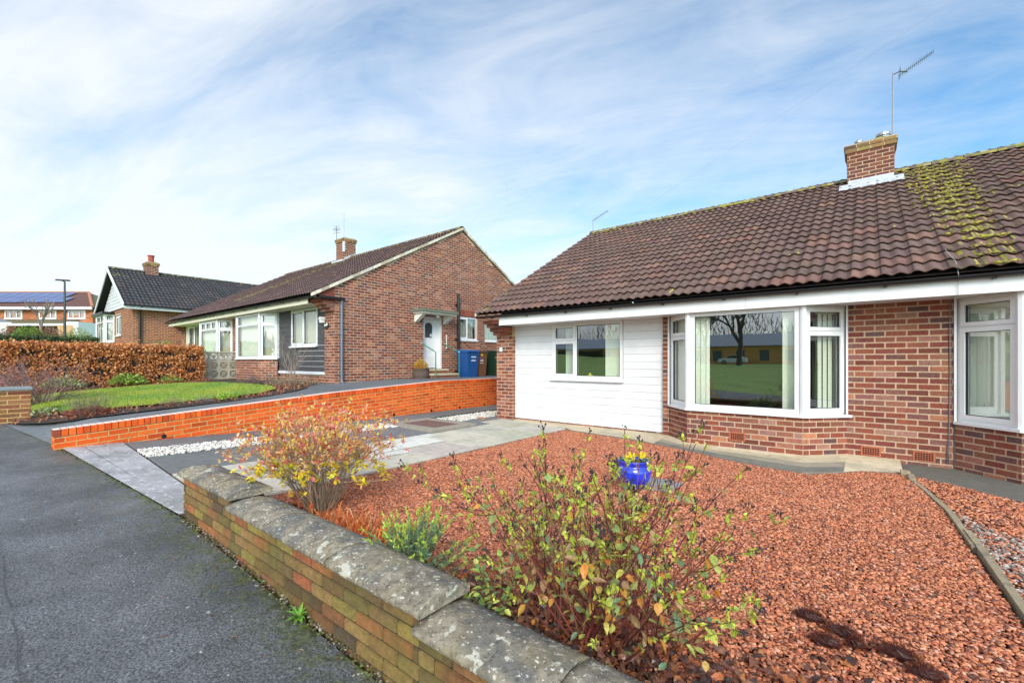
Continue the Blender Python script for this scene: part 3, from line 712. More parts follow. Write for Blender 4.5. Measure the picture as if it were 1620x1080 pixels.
for i in range(14): mb.box(-11.21, -11.193, 10.86 + i * .078, 10.928 + i * .078, 2.975, 3.19, jit((.26, .075, .045), .15))
mb.build('soldier_lintel', 'brick', G)
DW = (.82, .82, .81)
mb = MB(); xd = -11.42
mb.box(-11.46, -11.2 - .02, 9.36, 9.40, 1.13, 2.84, DW); mb.box(-11.46, -11.22, 10.09, 10.14, 1.13, 2.84, DW); mb.box(-11.46, -11.22, 9.40, 10.09, 2.78, 2.84, DW)
mb.build('door_frame', 'upvc', G)
mb = MB(); mb.box(xd - .04, xd, 9.40, 10.09, 1.15, 2.78, DW)
for (a, b, c, d) in ((9.47, 10.02, 1.25, 1.62), (9.47, 10.02, 1.70, 2.05)):
    mb.box(xd, xd + .008, a, b, c, d, DW); mb.box(xd + .008, xd + .014, a + .05, b - .05, c + .05, d - .05, DW)
DO = mb.build('door', 'upvc', G)
mb = MB(); ar = [(xd + .006, 9.60, 2.16), (xd + .006, 9.90, 2.16)] + [(xd + .006, 9.75 + .15 * math.cos(math.pi * i / 8), 2.56 + .10 * math.sin(math.pi * i / 8)) for i in range(9)]
mb.poly(ar, (.05, .06, .06)); mb.poly([(xd + .009, 9.80, 2.19), (xd + .009, 9.89, 2.19), (xd + .009, 9.89, 2.29), (xd + .009, 9.80, 2.29)], (.6, .65, .65)); mb.build('door_glass', 'attr', DO)
mb = MB(); mb.box(xd, xd + .012, 10.0, 10.025, 1.95, 2.08, (.8, .8, .8)); mb.box(xd + .02, xd + .03, 9.94, 10.02, 2.02, 2.035, (.8, .8, .8)); mb.build('door_handle', 'attr', DO)
mb = MB(); mb.box(-11.2, -10.68, 8.88, 10.42, 2.93, 3.02, (.14, .15, .11)); mb.box(-11.2, -10.72, 8.92, 10.38, 2.88, 2.93, (.55, .52, .42))
for y in (8.98, 10.2): mb.hexa([(-11.2, y, 2.62), (-11.15, y, 2.62), (-11.15, y + .14, 2.62), (-11.2, y + .14, 2.62), (-11.2, y, 2.88), (-10.76, y, 2.88), (-10.76, y + .14, 2.88), (-11.2, y + .14, 2.88)], (.72, .70, .62))
mb.build('door_canopy', 'attr_matt', G)
mb = MB(); mb.lathe((-10.95, 9.75, 2.79), [(.001, 0), (.06, .005), (.075, .05), (.06, .09)], 14, (.8, .8, .75)); mb.build('porch_light', 'attr', G, smooth=True)
mb = MB(); mb.tube([(-11.17, 10.33, 1.85), (-11.17, 10.33, 2.22)], .014, 6, (.85, .8, .7)); mb.blob((-11.17, 10.33, 1.83), .035, .035, .03, (.8, .72, .6), 0); mb.blob((-11.17, 10.33, 2.24), .035, .035, .03, (.8, .72, .6), 0); mb.build('grab_handle', 'attr', G)
mb = MB()
for (x1, y0_, y1_, z0_, z1_) in ((-10.95, 9.28, 10.22, .98, 1.12), (-10.62, 9.22, 10.42, .60, .98)):
    mb.box(-11.2, x1, y0_, y1_, z1_ - .06, z1_, (.50, .42, .28), bev=.006); mb.box(-11.2, x1 - .03, y0_ + .02, y1_ - .02, z0_, z1_ - .06, (.25, .09, .05))
mb.build('door_steps', 'attr_matt', G)
mb = MB()     # house name oval and small house-shaped plaque
ov = [(-11.60 + .125 * math.cos(t * math.pi / 12), GY - .03, 2.35 + .085 * math.sin(t * math.pi / 12)) for t in range(24)]
mb.poly(ov, (.02, .015, .015)); mb.add(ov + [(p[0], GY - .012, p[2]) for p in ov], [(i, (i + 1) % 24, 24 + (i + 1) % 24, 24 + i) for i in range(24)], (.02, .015, .015))
for i in range(5): mb.box(-11.69 + i * .035, -11.664 + i * .035, GY - .034, GY - .030, 2.335 + .006 * i, 2.375 + .008 * i + (.03 if i in (0, 3) else 0), (.85, .83, .75))
mb.build('name_plaque', 'attr', G)
mb = MB(); mb.box(-11.80, -11.70, GY - .12, GY - .02, 2.44, 2.53, (.8, .8, .75)); mb.hexa([(-11.83, GY - .14, 2.53), (-11.67, GY - .14, 2.53), (-11.67, GY, 2.53), (-11.83, GY, 2.53), (-11.76, GY - .14, 2.60), (-11.74, GY - .14, 2.60), (-11.74, GY, 2.60), (-11.76, GY, 2.60)], (.75, .75, .72)); mb.build('bird_box', 'attr', G)

# ------------------------------------------------------------------ gable-fronted bungalow further up
K = thing('bungalow', 'dark-roofed brick bungalow whose white clad gable faces the street, beyond the beech hedge', 'house', (-29.45, 4.9, 1.4))
brick_face(K, 'side_wall', (-26.3, 4.9, 0), (0, 1), 11.5, 1.1, 3.95, pal=[(.30, .095, .045), (.26, .08, .04), (.34, .12, .05), (.2, .065, .04)])
brick_face(K, 'front_wall', (-32.6, 4.9, 0), (1, 0), 6.3, 1.1, 3.95, [(2.82, 4.0, 2.62, 3.68)], pal=[(.30, .095, .045), (.26, .08, .04), (.34, .12, .05), (.2, .065, .04)])
brick_face(K, 'side_wall', (-32.6, 16.4, 0), (0, -1), 11.5, 1.1, 3.95); brick_face(K, 'back_wall', (-26.3, 16.4, 0), (-1, 0), 6.3, 1.1, 3.95)
mb = MB(); mb.poly([(-32.6, 4.86, 3.95), (-26.3, 4.86, 3.95), (-29.45, 4.86, 5.78)])
for i in range(11):
    z = 3.95 + i * .165; hw = 3.15 * (1 - (z - 3.95) / 1.83)
    if hw > .15: mb.poly([(-29.45 - hw, 4.835, z), (-29.45 + hw, 4.835, z), (-29.45 + hw * .94, 4.85, z + .15), (-29.45 - hw * .94, 4.85, z + .15)])
mb.build('gable_cladding', 'grey_clad', K)
sl = Vector((-3.62, 0, 2.10)); mb = MB()
roof_slope(mb, (-25.83, 4.55, 3.90), (0, 1, 0), sl, 12.1, sl.length, (.062, .058, .060), seed=11, sub=4, roll=.165, amp=.035, tw=.33, mossf=lambda u, s: .001 + (.4 if s > 3.95 else 0) + (.1 if u < .3 and s > 3 else 0))
roof_slope(mb, (-33.07, 4.55, 3.90), (0, 1, 0), (3.62, 0, 2.10), 12.1, sl.length, (.062, .058, .060), seed=12, sub=3, roll=.3)
for x in (-25.85, -33.05): mb.poly([(x, 4.56, 3.88), (x, 16.6, 3.88), (-29.45, 16.6, 5.98), (-29.45, 4.56, 5.98)], (.03, .03, .03))
RK = mb.build('roof', 'tile', K)
mb = MB(); ridge(mb, (-29.45, 4.55, 6.0), (-29.45, 16.6, 6.0), .13, (.08, .07, .06), moss=.3); mb.build('ridge_tiles', 'attr_matt', RK)
mb = MB()
for x in (-25.83, -33.07):
    a = [(x, 4.50, 3.76), (x, 4.54, 3.76), (-29.45, 4.54, 5.86), (-29.45, 4.50, 5.86)]
    b = [(p[0], p[1], p[2] + .17) for p in a]
    mb.hexa(a + b)
mb.box(-25.86, -25.82, 4.54, 16.6, 3.74, 3.90); mb.box(-25.86, -26.3, 4.9, 16.4, 3.76, 3.78)
mb.build('barge_board', 'upvc_clad', K)
mb = MB(); mb.box(-25.82, -25.72, 4.5, 16.6, 3.86, 3.93); mb.tube([(-25.77, 5.15, 3.9), (-26.22, 5.15, 3.6), (-26.22, 5.15, 1.3)], .05, 8); mb.build('gutter', 'gutter', K)
window(K, (-29.78, 4.9, 2.65), (1, 0), 1.16, 1.0, [(0, .58, 0, 1.0, True), (.58, 1.16, 0, 1.0, False)], blind=[(.04, 1.1, True)], fr=.07)
bay(K, -32.9, -30.1, 4.9, .36, .35, 1.1, 2.36, 3.78, full=True, cells_front=lambda w, h: [(0, w / 2, 0, h - .4, False), (w / 2, w, 0, h - .4, False), (0, w / 2, h - .4, h, True), (w / 2, w, h - .4, h, False)])
mb = MB(); mb.box(-33.0, -30.0, 4.4, 4.9, 3.78, 3.88); mb.build('bay_roof', 'gutter', K)
CK = chimney_stack(K, RK, -29.8, -29.15, 6.0, 6.5, 5.6, 6.55, None)
mb = MB(); mb.lathe((-29.47, 6.25, 6.52), [(.15, 0), (.13, .1), (.13, .36), (.16, .38), (.16, .42), (.1, .42)], 12, (.36, .08, .05)); mb.build('chimney_pot', 'attr_matt', CK)

# ------------------------------------------------------------------ far two-storey house with solar panels
c_, s_ = .7791, .6269
def W(a, d, z): return (c_ * a - s_ * d, s_ * a + c_ * d, z)
F = thing('house', 'two-storey orange brick house with blue solar panels on its roof, far left behind the hedges', 'house', W(-50, 42, 3.5))
def fbox(mb, a0, a1, d0, d1, z0, z1, col, mi=0):
    mb.hexa([W(a0, d0, z0), W(a1, d0, z0), W(a1, d1, z0), W(a0, d1, z0), W(a0, d0, z1), W(a1, d0, z1), W(a1, d1, z1), W(a0, d1, z1)], col, mi)
mb = MB(); fbox(mb, -66, -39.8, 42, 48.5, 1.5, 6.35, (.38, .14, .06))
U3 = (c_, s_); O3 = W(-66, 42, 0); bricks(mb, O3, U3, 26.2, 3.6, 6.3, pal=[(.42, .15, .06), (.36, .12, .05), (.46, .18, .08)], bl=.45, bh=.15, jt=.02)
mb.build('wall', 'brick', F)
mb = MB(); e0, e1 = 41.5, 49.0; rz, ez = 8.35, 6.45; rd = 45.2
for (u0, u1) in ((-66.5, -39.3),):
    n = 30
    for i in range(10):
        t0, t1 = i / 10, (i + 1) / 10
        def q(t, side): return (u1 - (u1 + 43.2) * t, e0 + (rd - e0) * t, ez + (rz - ez) * t)
        A0, A1 = q(t0, 0), q(t1, 0); dz = .03
        mb.poly([W(u0, A0[1], A0[2] + dz), W(A0[0], A0[1], A0[2] + dz), W(A1[0], A1[1], A1[2]), W(u0, A1[1], A1[2])], jit((.14, .06, .045), .08))
        mb.poly([W(u0, A0[1], A0[2]), W(A0[0], A0[1], A0[2]), W(A0[0], A0[1], A0[2] + dz), W(u0, A0[1], A0[2] + dz)], (.05, .03, .03))
    mb.poly([W(u1, e0, ez), W(u1, e1, ez), W(-43.2, rd, rz)], (.16, .12, .06)); mb.poly([W(u0, e1, ez), W(u1, e1, ez), W(-43.2, rd, rz), W(u0, rd, rz)], (.14, .06, .045))
mb.tube([W(-39.35, e0, ez + .03), W(-43.2, rd, rz + .03)], .12, 6, (.42, .17, .09)); mb.tube([W(-66, rd, rz + .03), W(-43.2, rd, rz + .03)], .11, 6, (.30, .13, .08))
RFF = mb.build('roof', 'attr_matt', F)
mb = MB(); fr_ = MB()
def fr(a, t, o): return W(a, e0 + (rd - e0) * t - o * .45, ez + (rz - ez) * t + o)
for (cols, t0, t1) in ((19, .24, .575), (18, .585, .92)):
    for i in range(cols):
        a0 = -63.5 + i * 1.08
        mb.poly([fr(a0, t0, .11), fr(a0 + 1.03, t0, .11), fr(a0 + 1.03, t1, .11), fr(a0, t1, .11)])
mb.build('solar_panels', 'panel', RFF)
mb = MB(); fbox(mb, -66.5, -39.4, 41.45, 41.55, 6.22, 6.45, (.8, .78, .74)); mb.build('fascia', 'upvc', F)
for a0 in (-48.2 + .06, -44.9 + .0, -42.15):
    O = W(a0, 42, 5.38); window(F, O, U3, 1.68, .82, [(0, .56, 0, .82, True), (.56, 1.12, 0, .82, False), (1.12, 1.68, 0, .82, True)], blind=[(.05, 1.6, True)], set_back=-.03, fr=.09, curtain=None)
mb = MB(); mb.hexa([W(-47.8, 40.4, 4.80), W(-40.6, 40.4, 4.80), W(-40.6, 42, 4.80), W(-47.8, 42, 4.80), W(-47.8, 40.4, 4.84), W(-40.6, 40.4, 4.84), W(-41.2, 42, 5.30), W(-47.8, 42, 5.30)], (.13, .11, .05)); mb.build('porch_roof', 'attr_matt', F)
mb = MB(); fbox(mb, -47.8, -40.6, 40.32, 40.4, 4.60, 4.80, (.8, .8, .78)); fbox(mb, -40.55, -40.0, 40.2, 42, 3.6, 4.95, (.8, .8, .8)); fbox(mb, -39.95, -39.4, 40.2, 42, 3.6, 4.95, (.7, .75, .78)); mb.build('porch', 'upvc', F)
# ================================================================== ground, street, drive
def st(o, kind='structure'): o['kind'] = kind; return o
def hgt(x, y):
    if y < edge(x):
        if y > -8: return zp(x) - .2
        t = min(1, (-8 - y) / 55); return (zp(x) - .16) * (1 - t) + max(.85, zp(x)) * t
    if x > -8.6: return -.22
    if x > -19: return zr(y) - .14
    t = min(1, (-19 - x) / 8); return (zr(y) - .14) * (1 - t) + (zp(x) + .25) * t
xs = [-900, -400, -200, -120, -90, -70, -60, -50, -42, -36, -31, -27, -24, -21, -19] + [-18 + i for i in range(10)] + [-8.75, -8.55, -7, -5.5, -4.5, -3, -1, 1, 3, 6, 10, 20, 40, 80, 200, 500, 900]
ys = [-900, -400, -200, -120, -90, -75, -63, -50, -40, -30, -22, -15, -8.3, -8, -6, -3, -1.5, -.5] + [i * .25 for i in range(12)] + [3, 4, 5, 6.5, 8, 10, 13, 18, 25, 40, 80, 200, 500, 900]
mb = MB()
for i in range(len(xs) - 1):
    for j in range(len(ys) - 1):
        q = [(xs[i], ys[j]), (xs[i + 1], ys[j]), (xs[i + 1], ys[j + 1]), (xs[i], ys[j + 1])]
        mb.poly([(a, b, hgt(a, b)) for a, b in q], mi=0)
st(mb.build('ground', 'field'))
# tarmac: speckled aggregate, damp sheen, moss along the wall foot (r of Col)
m, nt, b = new_mat('tarmac'); co = _co(nt)
base = _mix(nt, 'MIX', (.038, .039, .041), (.185, .185, .19), _ramp(nt, _noise(nt, co, 85, 3, .75), .40, .62))
base = _mix(nt, 'MULTIPLY', base, _ramp(nt, _noise(nt, co, 1.3, 6, .65), .32, .68, (.55,) * 3, (1.35,) * 3))
base = _mix(nt, 'MIX', base, (.50, .48, .44), _ramp(nt, _noise(nt, co, 30, 2, .5), .715, .735, (0,) * 3, (.8,) * 3))
at = nt.nodes.new('ShaderNodeAttribute'); at.attribute_name = 'Col'
sm_ = nt.nodes.new('ShaderNodeMath'); sm_.operation = 'MULTIPLY'
nt.links.new(_ramp(nt, _noise(nt, co, 6, 6, .7), .42, .60), sm_.inputs[0]); nt.links.new(at.outputs['Color'], sm_.inputs[1])
mc = _mix(nt, 'MIX', (.035, .045, .010), (.13, .14, .02), _ramp(nt, _noise(nt, co, 25, 4), .45, .65))
base = _mix(nt, 'MIX', base, mc, sm_.outputs[0])
nt.links.new(base, b.inputs['Base Color'])
nt.links.new(_ramp(nt, _noise(nt, co, 1.7, 4), .35, .7, (.42,) * 3, (.72,) * 3), b.inputs['Roughness'])
bp = nt.nodes.new('ShaderNodeBump'); bp.inputs['Strength'].default_value = .9; bp.inputs['Distance'].default_value = .008
nt.links.new(_noise(nt, co, 75, 4, .75), bp.inputs['Height']); nt.links.new(bp.outputs[0], b.inputs['Normal']); MAT['tarmac'] = m
mb = MB(); X = [-60, -45, -35, -30, -26, -22, -19, -16, -14] + [-13 + .2 * i for i in range(86)] + [4.5, 6, 9, 14, 22, 40]
for i in range(len(X) - 1):
    for j in range(24):
        def pt(x, t):
            e = edge(x); y = e - (e + 2.1) * (t ** 1.5); return (x, y, zp(x) + (.0 if y > 0 else .0) + .003 * math.sin(x * 3 + y * 5))
        t0, t1 = j / 24, (j + 1) / 24; xm = X[i]
        d = (edge(xm) + 2.1) * (((t0 + t1) / 2) ** 1.5); v = max(0, 1 - d / .42) * .95
        if xm < -4.8: v *= .8 if xm > -9 else .5
        if d < .03: v = 1
        mb.poly([pt(X[i], t1), pt(X[i + 1], t1), pt(X[i + 1], t0), pt(X[i], t0)], (v, v, v))
st(mb.build('pavement', 'tarmac'))
mb = MB()
for i in range(len(X) - 1):
    a, c = X[i], X[i + 1]; za, zc = zp(a), zp(c)
    mb.poly([(a, -2.1, za), (a, -2.1, za - .11), (c, -2.1, zc - .11), (c, -2.1, zc)]); mb.poly([(a, -2.24, za + .002), (c, -2.24, zc + .002), (c, -2.1, zc + .002), (a, -2.1, za + .002)])
    mb.poly([(a, -2.24, za - .12), (c, -2.24, zc - .12), (c, -2.24, zc + .002), (a, -2.24, za + .002)])
st(mb.build('kerb', 'concrete'))
mb = MB()
for i in range(len(X) - 1): mb.poly([(X[i], -8.1, zp(X[i]) - .1), (X[i + 1], -8.1, zp(X[i + 1]) - .1), (X[i + 1], -2.24, zp(X[i + 1]) - .1), (X[i], -2.24, zp(X[i]) - .1)], (0, 0, 0))
st(mb.build('road', 'tarmac'))
mb = MB(); pr = None
for i in range(60):      # old repair seam in the tarmac
    x = -7 + i * .12; y = .17 + .006 * math.sin(i * .7) + rnd.uniform(-.004, .004) ; wd = .0010 + rnd.random() * .0016
    q = ((x, y - wd, zp(x) + .007), (x, y + wd, zp(x) + .007))
    if pr: mb.poly([pr[0], q[0], q[1], pr[1]], (.06, .06, .06))
    pr = q if i % 9 else None
st(mb.build('pavement_seam', 'attr_matt'))

# drive surfaces
def slabs(mb, x0, x1, y0, y1, nx, ny, col, z=0, gap=.006, bond=0, j=.12, top=None):
    for i in range(nx):
        for k in range(ny):
            a, b_ = x0 + (x1 - x0) * i / nx + gap, x0 + (x1 - x0) * (i + 1) / nx - gap
            c, d = y0 + (y1 - y0) * k / ny + gap, y0 + (y1 - y0) * (k + 1) / ny - gap
            dz = z + rnd.uniform(-.002, .002); P = [(a, c), (b_, c), (b_, d), (a, d)]; e = .006
            Z = [zd(*p) + dz for p in P]; ia = [(a + e, c + e), (b_ - e, c + e), (b_ - e, d - e), (a + e, d - e)]
            cc = jit(col, j)
            mb.add([(p[0], p[1], q - .04) for p, q in zip(P, Z)] + [(p[0], p[1], q - .004) for p, q in zip(P, Z)] + [(p[0], p[1], q) for p, q in zip(ia, Z)],
                   [(0, 1, 5, 4), (1, 2, 6, 5), (2, 3, 7, 6), (3, 0, 4, 7), (4, 5, 9, 8), (5, 6, 10, 9), (6, 7, 11, 10), (7, 4, 8, 11), (8, 9, 10, 11)], cc)
DARK = (.165, .16, .158); PALE = (.52, .46, .37)
mb = MB()
n = 8; APR = (.34, .32, .31)
for i in range(n):      # concrete apron between pavement and drive
    a, b_ = -8.5 + 3.78 * i / n, -8.5 + 3.78 * (i + 1) / n
    for k in range(3):
        def ay(x, t): return edge(x) + (1.47 - edge(x)) * t
        mb.poly([(a, ay(a, k / 3), zd(a, ay(a, k / 3)) + .002), (b_, ay(b_, k / 3), zd(b_, ay(b_, k / 3)) + .002), (b_, ay(b_, (k + 1) / 3), zd(b_, 1.4) + .002), (a, ay(a, (k + 1) / 3), zd(a, 1.4) + .002)], APR)
APM = M('apron_concrete', (.38, .36, .355), var=.2, scale=6, bump=.4, bscale=120, rough=.7, dist=.005,
        spots=[((.15, .145, .14), 2.5, .45, .65, .6), ((.68, .66, .64), 17, .58, .64, .75), ((.66, .62, .52), 60, .66, .72, .5)])
MAT['apron'] = APM
st(mb.build('drive_apron', 'apron'))
mb = MB()
slabs(mb, -8.46, -7.82, 1.5, 16, 1, 16, DARK)
slabs(mb, -7.24, -6.2, 1.5, 5.42, 1, 4, DARK)
slabs(mb, -6.88, -6.55, 6.68, 15.9, 1, 9, DARK)
slabs(mb, -6.2, -4.72, 1.5, 7.7, 2, 7, PALE)
slabs(mb, -6.86, -6.2, 6.62, 7.0, 1, 1, DARK)
slabs(mb, -6.52, -6.2, 7.0, 7.7, 1, 1, PALE)
st(mb.build('driveway', 'slab'))
mb = MB(); mb.box(-8.5, -4.70, 1.47, 16.5, -.4, -.03); 
for y in np.arange(1.47, 16, .5): mb.poly([(-8.5, y, zd(-8.5, y) - .02), (-4.7, y, zd(-4.7, y) - .02), (-4.7, y + .5, zd(-4.7, y + .5) - .02), (-8.5, y + .5, zd(-8.5, y + .5) - .02)], (.12, .10, .08))
st(mb.build('drive_base', 'soil'))
# sun patch painted in paler colour with a stepped outline (lies just above the slabs)
mb = MB(); 
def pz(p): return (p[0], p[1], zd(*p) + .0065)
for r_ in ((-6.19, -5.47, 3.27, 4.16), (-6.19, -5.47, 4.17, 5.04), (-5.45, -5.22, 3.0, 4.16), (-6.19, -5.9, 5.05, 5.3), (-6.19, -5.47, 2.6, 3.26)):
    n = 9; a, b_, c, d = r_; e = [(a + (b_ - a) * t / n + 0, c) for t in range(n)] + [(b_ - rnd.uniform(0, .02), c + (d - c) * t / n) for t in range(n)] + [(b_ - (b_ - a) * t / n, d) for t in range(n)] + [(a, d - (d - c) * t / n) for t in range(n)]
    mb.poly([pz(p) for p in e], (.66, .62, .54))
st(mb.build('painted_sun_patch', 'slab'))
# inspection grating in its concrete surround
T = thing('drain_cover', 'rusty brown metal grating set in a concrete frame in the drive', 'drain cover', (-7.0, 6.05, .08))
mb = MB()
for (a, b_, c, d) in ((-7.8, -6.3, 5.45, 5.72), (-7.8, -6.3, 6.42, 6.66), (-7.8, -7.55, 5.72, 6.42), (-6.52, -6.3, 5.72, 6.42)):
    z = .096; mb.box(a, b_, c, d, .02, z, (.30, .26, .20), bev=.004)
mb.build('surround', 'attr_matt', T)
mb = MB(); mb.box(-7.55, -6.52, 5.72, 6.42, .04, .078, (.06, .035, .03))
for i in range(21): mb.box(-7.54 + i * .049, -7.54 + i * .049 + .018, 5.73, 6.41, .078, .093, (.20, .11, .09))
for i in range(5): mb.box(-7.54, -6.53, 5.78 + i * .14, 5.80 + i * .14, .076, .090, (.17, .09, .08))
mb.build('grating', 'attr_matt', T)

# scatter helper
def scatter(name, bv, bf, pos, scl, cols, mat, tilt=.6, seed=1, parent=None):
    r = np.random.default_rng(seed); N = len(pos); bv = np.array(bv, float); bf = np.array(bf)
    k = len(bv); V = np.repeat(bv[None], N, 0) * (1 + r.uniform(-.28, .28, (N, k, 3))) * scl[:, None, :]
    az = r.uniform(0, 2 * np.pi, N); tx = r.normal(0, tilt, N); c, s = np.cos(tx), np.sin(tx)
    y = V[..., 1] * c[:, None] - V[..., 2] * s[:, None]; z = V[..., 1] * s[:, None] + V[..., 2] * c[:, None]; V[..., 1] = y; V[..., 2] = z
    c, s = np.cos(az), np.sin(az); x = V[..., 0] * c[:, None] - V[..., 1] * s[:, None]; y = V[..., 0] * s[:, None] + V[..., 1] * c[:, None]
    V[..., 0] = x; V[..., 1] = y; V += pos[:, None, :]
    F = (bf[None] + (np.arange(N) * k)[:, None, None]).reshape(-1, bf.shape[1])
    return np_mesh(name, V.reshape(-1, 3), F, bf.shape[1], np.repeat(cols, len(bf), 0), mat, parent)
CUB = [(-1, -.8, -.5), (1, -1, -.5), (.8, 1, -.5), (-1, .9, -.5), (-.6, -.7, .5), (.8, -.6, .5), (.7, .6, .5), (-.8, .7, .5)]
CUF = [(3, 2, 1, 0), (4, 5, 6, 7), (0, 1, 5, 4), (1, 2, 6, 5), (2, 3, 7, 6), (3, 0, 4, 7)]
t_ = (1 + 5 ** .5) / 2
ICO = np.array([(-1, t_, 0), (1, t_, 0), (-1, -t_, 0), (1, -t_, 0), (0, -1, t_), (0, 1, t_), (0, -1, -t_), (0, 1, -t_), (t_, 0, -1), (t_, 0, 1), (-t_, 0, -1), (-t_, 0, 1)]) / 1.9
ICF = [(0, 11, 5), (0, 5, 1), (0, 1, 7), (0, 7, 10), (0, 10, 11), (1, 5, 9), (5, 11, 4), (11, 10, 2), (10, 7, 6), (7, 1, 8), (3, 9, 4), (3, 4, 2), (3, 2, 6), (3, 6, 8), (3, 8, 9), (4, 9, 5), (2, 4, 11), (6, 2, 10), (8, 6, 7), (9, 8, 1)]
def pick(pal, N, r, v=.15):
    pal = np.array(pal); c = pal[r.integers(0, len(pal), N)]; return np.clip(c * (1 + r.uniform(-v, v, (N, 1))), 0, 1)
PE = [(-4.75, 7.62), (-4.5, 7.42), (-3.2, 7.25), (-2.4, 6.95), (-1.7, 6.68), (-1.1, 6.5), (-.6, 6.40), (-.3, 6.62), (-.05, 6.92), (.33, 7.08), (.42, 7.02), (.8, 6.75), (1.2, 6.4), (3, 6.3), (9, 6.3)]
TL = [(1.3, .70), (1.6, .69), (3.5, .64), (4.9, .60), (5.6, .57), (6.4, .46), (7.05, .34), (8, .34)]       # timber edging: x by y
r = np.random.default_rng(4)
def gravel(N, x0, x1, y0, y1, test, zl=.004, zh=.022):
    x = r.uniform(x0, x1, N); y = r.uniform(y0, y1, N); ok = test(x, y); x, y = x[ok], y[ok]
    z = r.uniform(zl, zh, len(x)) + .012 * np.sin(x * 2.3 + 1) * np.cos(y * 1.9); return np.stack([x, y, z], 1)
pex, pey = zip(*PE); tly, tlx = zip(*TL)
RED = [(.60, .215, .105)] * 5 + [(.66, .27, .14)] * 3 + [(.46, .145, .075)] * 4 + [(.24, .08, .05)] * 2 + [(.66, .34, .23), (.34, .14, .09), (.15, .075, .06)]
P1 = gravel(290000, -4.68, .72, 1.5, 7.5, lambda x, y: ((y > 1.93 + .10 * np.sin(x * 4.1) + .05 * np.sin(x * 11)) | (x > .35) | (x < -4.25) | (r.random(len(x)) < .12)) & (y < np.interp(x, pex, pey) + .02) & (x < np.interp(y, tly, tlx) - .03))
s_ = r.uniform(.6, 1.35, (len(P1), 1)) * np.array([[.0108, .0074, .0048]]) * (1 + .25 * r.uniform(-1, 1, (len(P1), 3)))
st(scatter('red_stone_chippings', CUB, CUF, P1, s_, pick(RED, len(P1), r, .22), 'chip', .45, 3), 'stuff')
GRY = [(.46, .38, .32), (.34, .28, .24), (.54, .46, .40), (.20, .16, .14), (.56, .22, .12), (.42, .17, .11)]
P2 = gravel(52000, .4, 3.2, 1.5, 7.2, lambda x, y: (y < np.interp(x, pex, pey)) & (x > np.interp(y, tly, tlx) + .04))
c2 = pick(GRY, len(P2), r, .2); rd = pick(RED, len(P2), r, .2); mk = (P2[:, 1] > 5.6 + .5 * np.sin(P2[:, 0] * 5)) | (r.random(len(P2)) < .2); c2[mk] = rd[mk]
s_ = r.uniform(.6, 1.3, (len(P2), 1)) * np.array([[.0125, .009, .008]])
st(scatter('grey_stone_chippings', CUB, CUF, P2, s_, c2, 'chip', .45, 5), 'stuff')
mb = MB()
for i in range(len(PE) - 1):
    (a, b_), (c, d) = PE[i], PE[i + 1]; mb.poly([(a, 1.4, -.012), (c, 1.4, -.012), (c, d + .1, -.012), (a, b_ + .1, -.012)])
st(mb.build('gravel_bed', 'chipbase'))
mb = MB()
for i in range(20): x0, x1 = -4.6 + i * .25, -4.35 + i * .25; mb.poly([(x0, 1.45, .012), (x1, 1.45, .012), (x1, 1.97 + .08 * math.sin(x1 * 4.1), .004), (x0, 1.97 + .08 * math.sin(x0 * 4.1), .004)])
st(mb.build('soil_border', 'soil'))
WHT = [(.66, .60, .52)] * 3 + [(.72, .69, .63)] * 3 + [(.58, .45, .34), (.5, .42, .36), (.76, .74, .70), (.42, .36, .31)]
def stones(N, x0, x1, y0, y1):
    x = r.uniform(x0, x1, N); y = r.uniform(y0, y1, N); z = np.array([zd(a, b_) for a, b_ in zip(x, y)]) + r.uniform(-.008, .014, N)
    return np.stack([x, y, z], 1)
P3 = np.concatenate([stones(5200, -7.8, -7.26, 1.5, 5.43), stones(5200, -7.55, -6.9, 6.68, 14)])
s_ = r.uniform(.6, 1.3, (len(P3), 1)) * np.array([[.019, .014, .011]])
st(scatter('white_pebbles', ICO, ICF, P3, s_, pick(WHT, len(P3), r, .1), 'chip', .4, 9), 'stuff')

# concrete path round the house
mb = MB(); z = .045; wall_line = [(-4.75, 7.9)]
ed = PE[:10]
def wl(x):
    if x < -2.73: return 7.9
    if x < -2.26: return 7.8 - (x + 2.73) * 1.06
    if x < -.70: return 7.3
    if x < -.23: return 7.3 + (x + .70) * 1.06
    return 7.82
xsp = sorted({-6.2, -4.75, -2.73, -2.26, -.70, -.23, .33} | {p[0] for p in ed})
for i in range(len(xsp) - 1):
    a, b_ = xsp[i], xsp[i + 1]; ea, eb = [float(np.interp(x, pex, pey)) if x > -4.76 else 7.62 for x in (a, b_)]
    n = 4
    for k in range(n):
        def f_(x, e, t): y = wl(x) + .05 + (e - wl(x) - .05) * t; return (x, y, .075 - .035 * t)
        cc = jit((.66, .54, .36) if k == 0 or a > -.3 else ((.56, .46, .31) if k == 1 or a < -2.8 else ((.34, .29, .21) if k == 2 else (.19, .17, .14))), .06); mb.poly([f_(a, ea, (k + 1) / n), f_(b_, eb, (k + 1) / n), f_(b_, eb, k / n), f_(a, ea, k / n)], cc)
    mb.poly([(a, ea, -.1), (b_, eb, -.1), (b_, eb, .04), (a, ea, .04)], (.2, .18, .15))
a, e = .33, 7.08; mb.poly([(a, e, -.1), (a, 7.85, -.1), (a, 7.85, .075), (a, e, .04)], (.3, .26, .2))
st(mb.build('concrete_path', 'slab'))
mb = MB()
for i in range(9, len(PE) - 1):
    (a, b_), (c, d) = PE[i], PE[i + 1]; mb.poly([(a, b_, .018), (c, d, .018), (c, 7.9, .03), (a, 7.9, .03)], (.15, .135, .11)); mb.poly([(a, b_, -.1), (c, d, -.1), (c, d, .018), (a, b_, .018)], (.1, .1, .09))
st(mb.build('side_path', 'slab'))
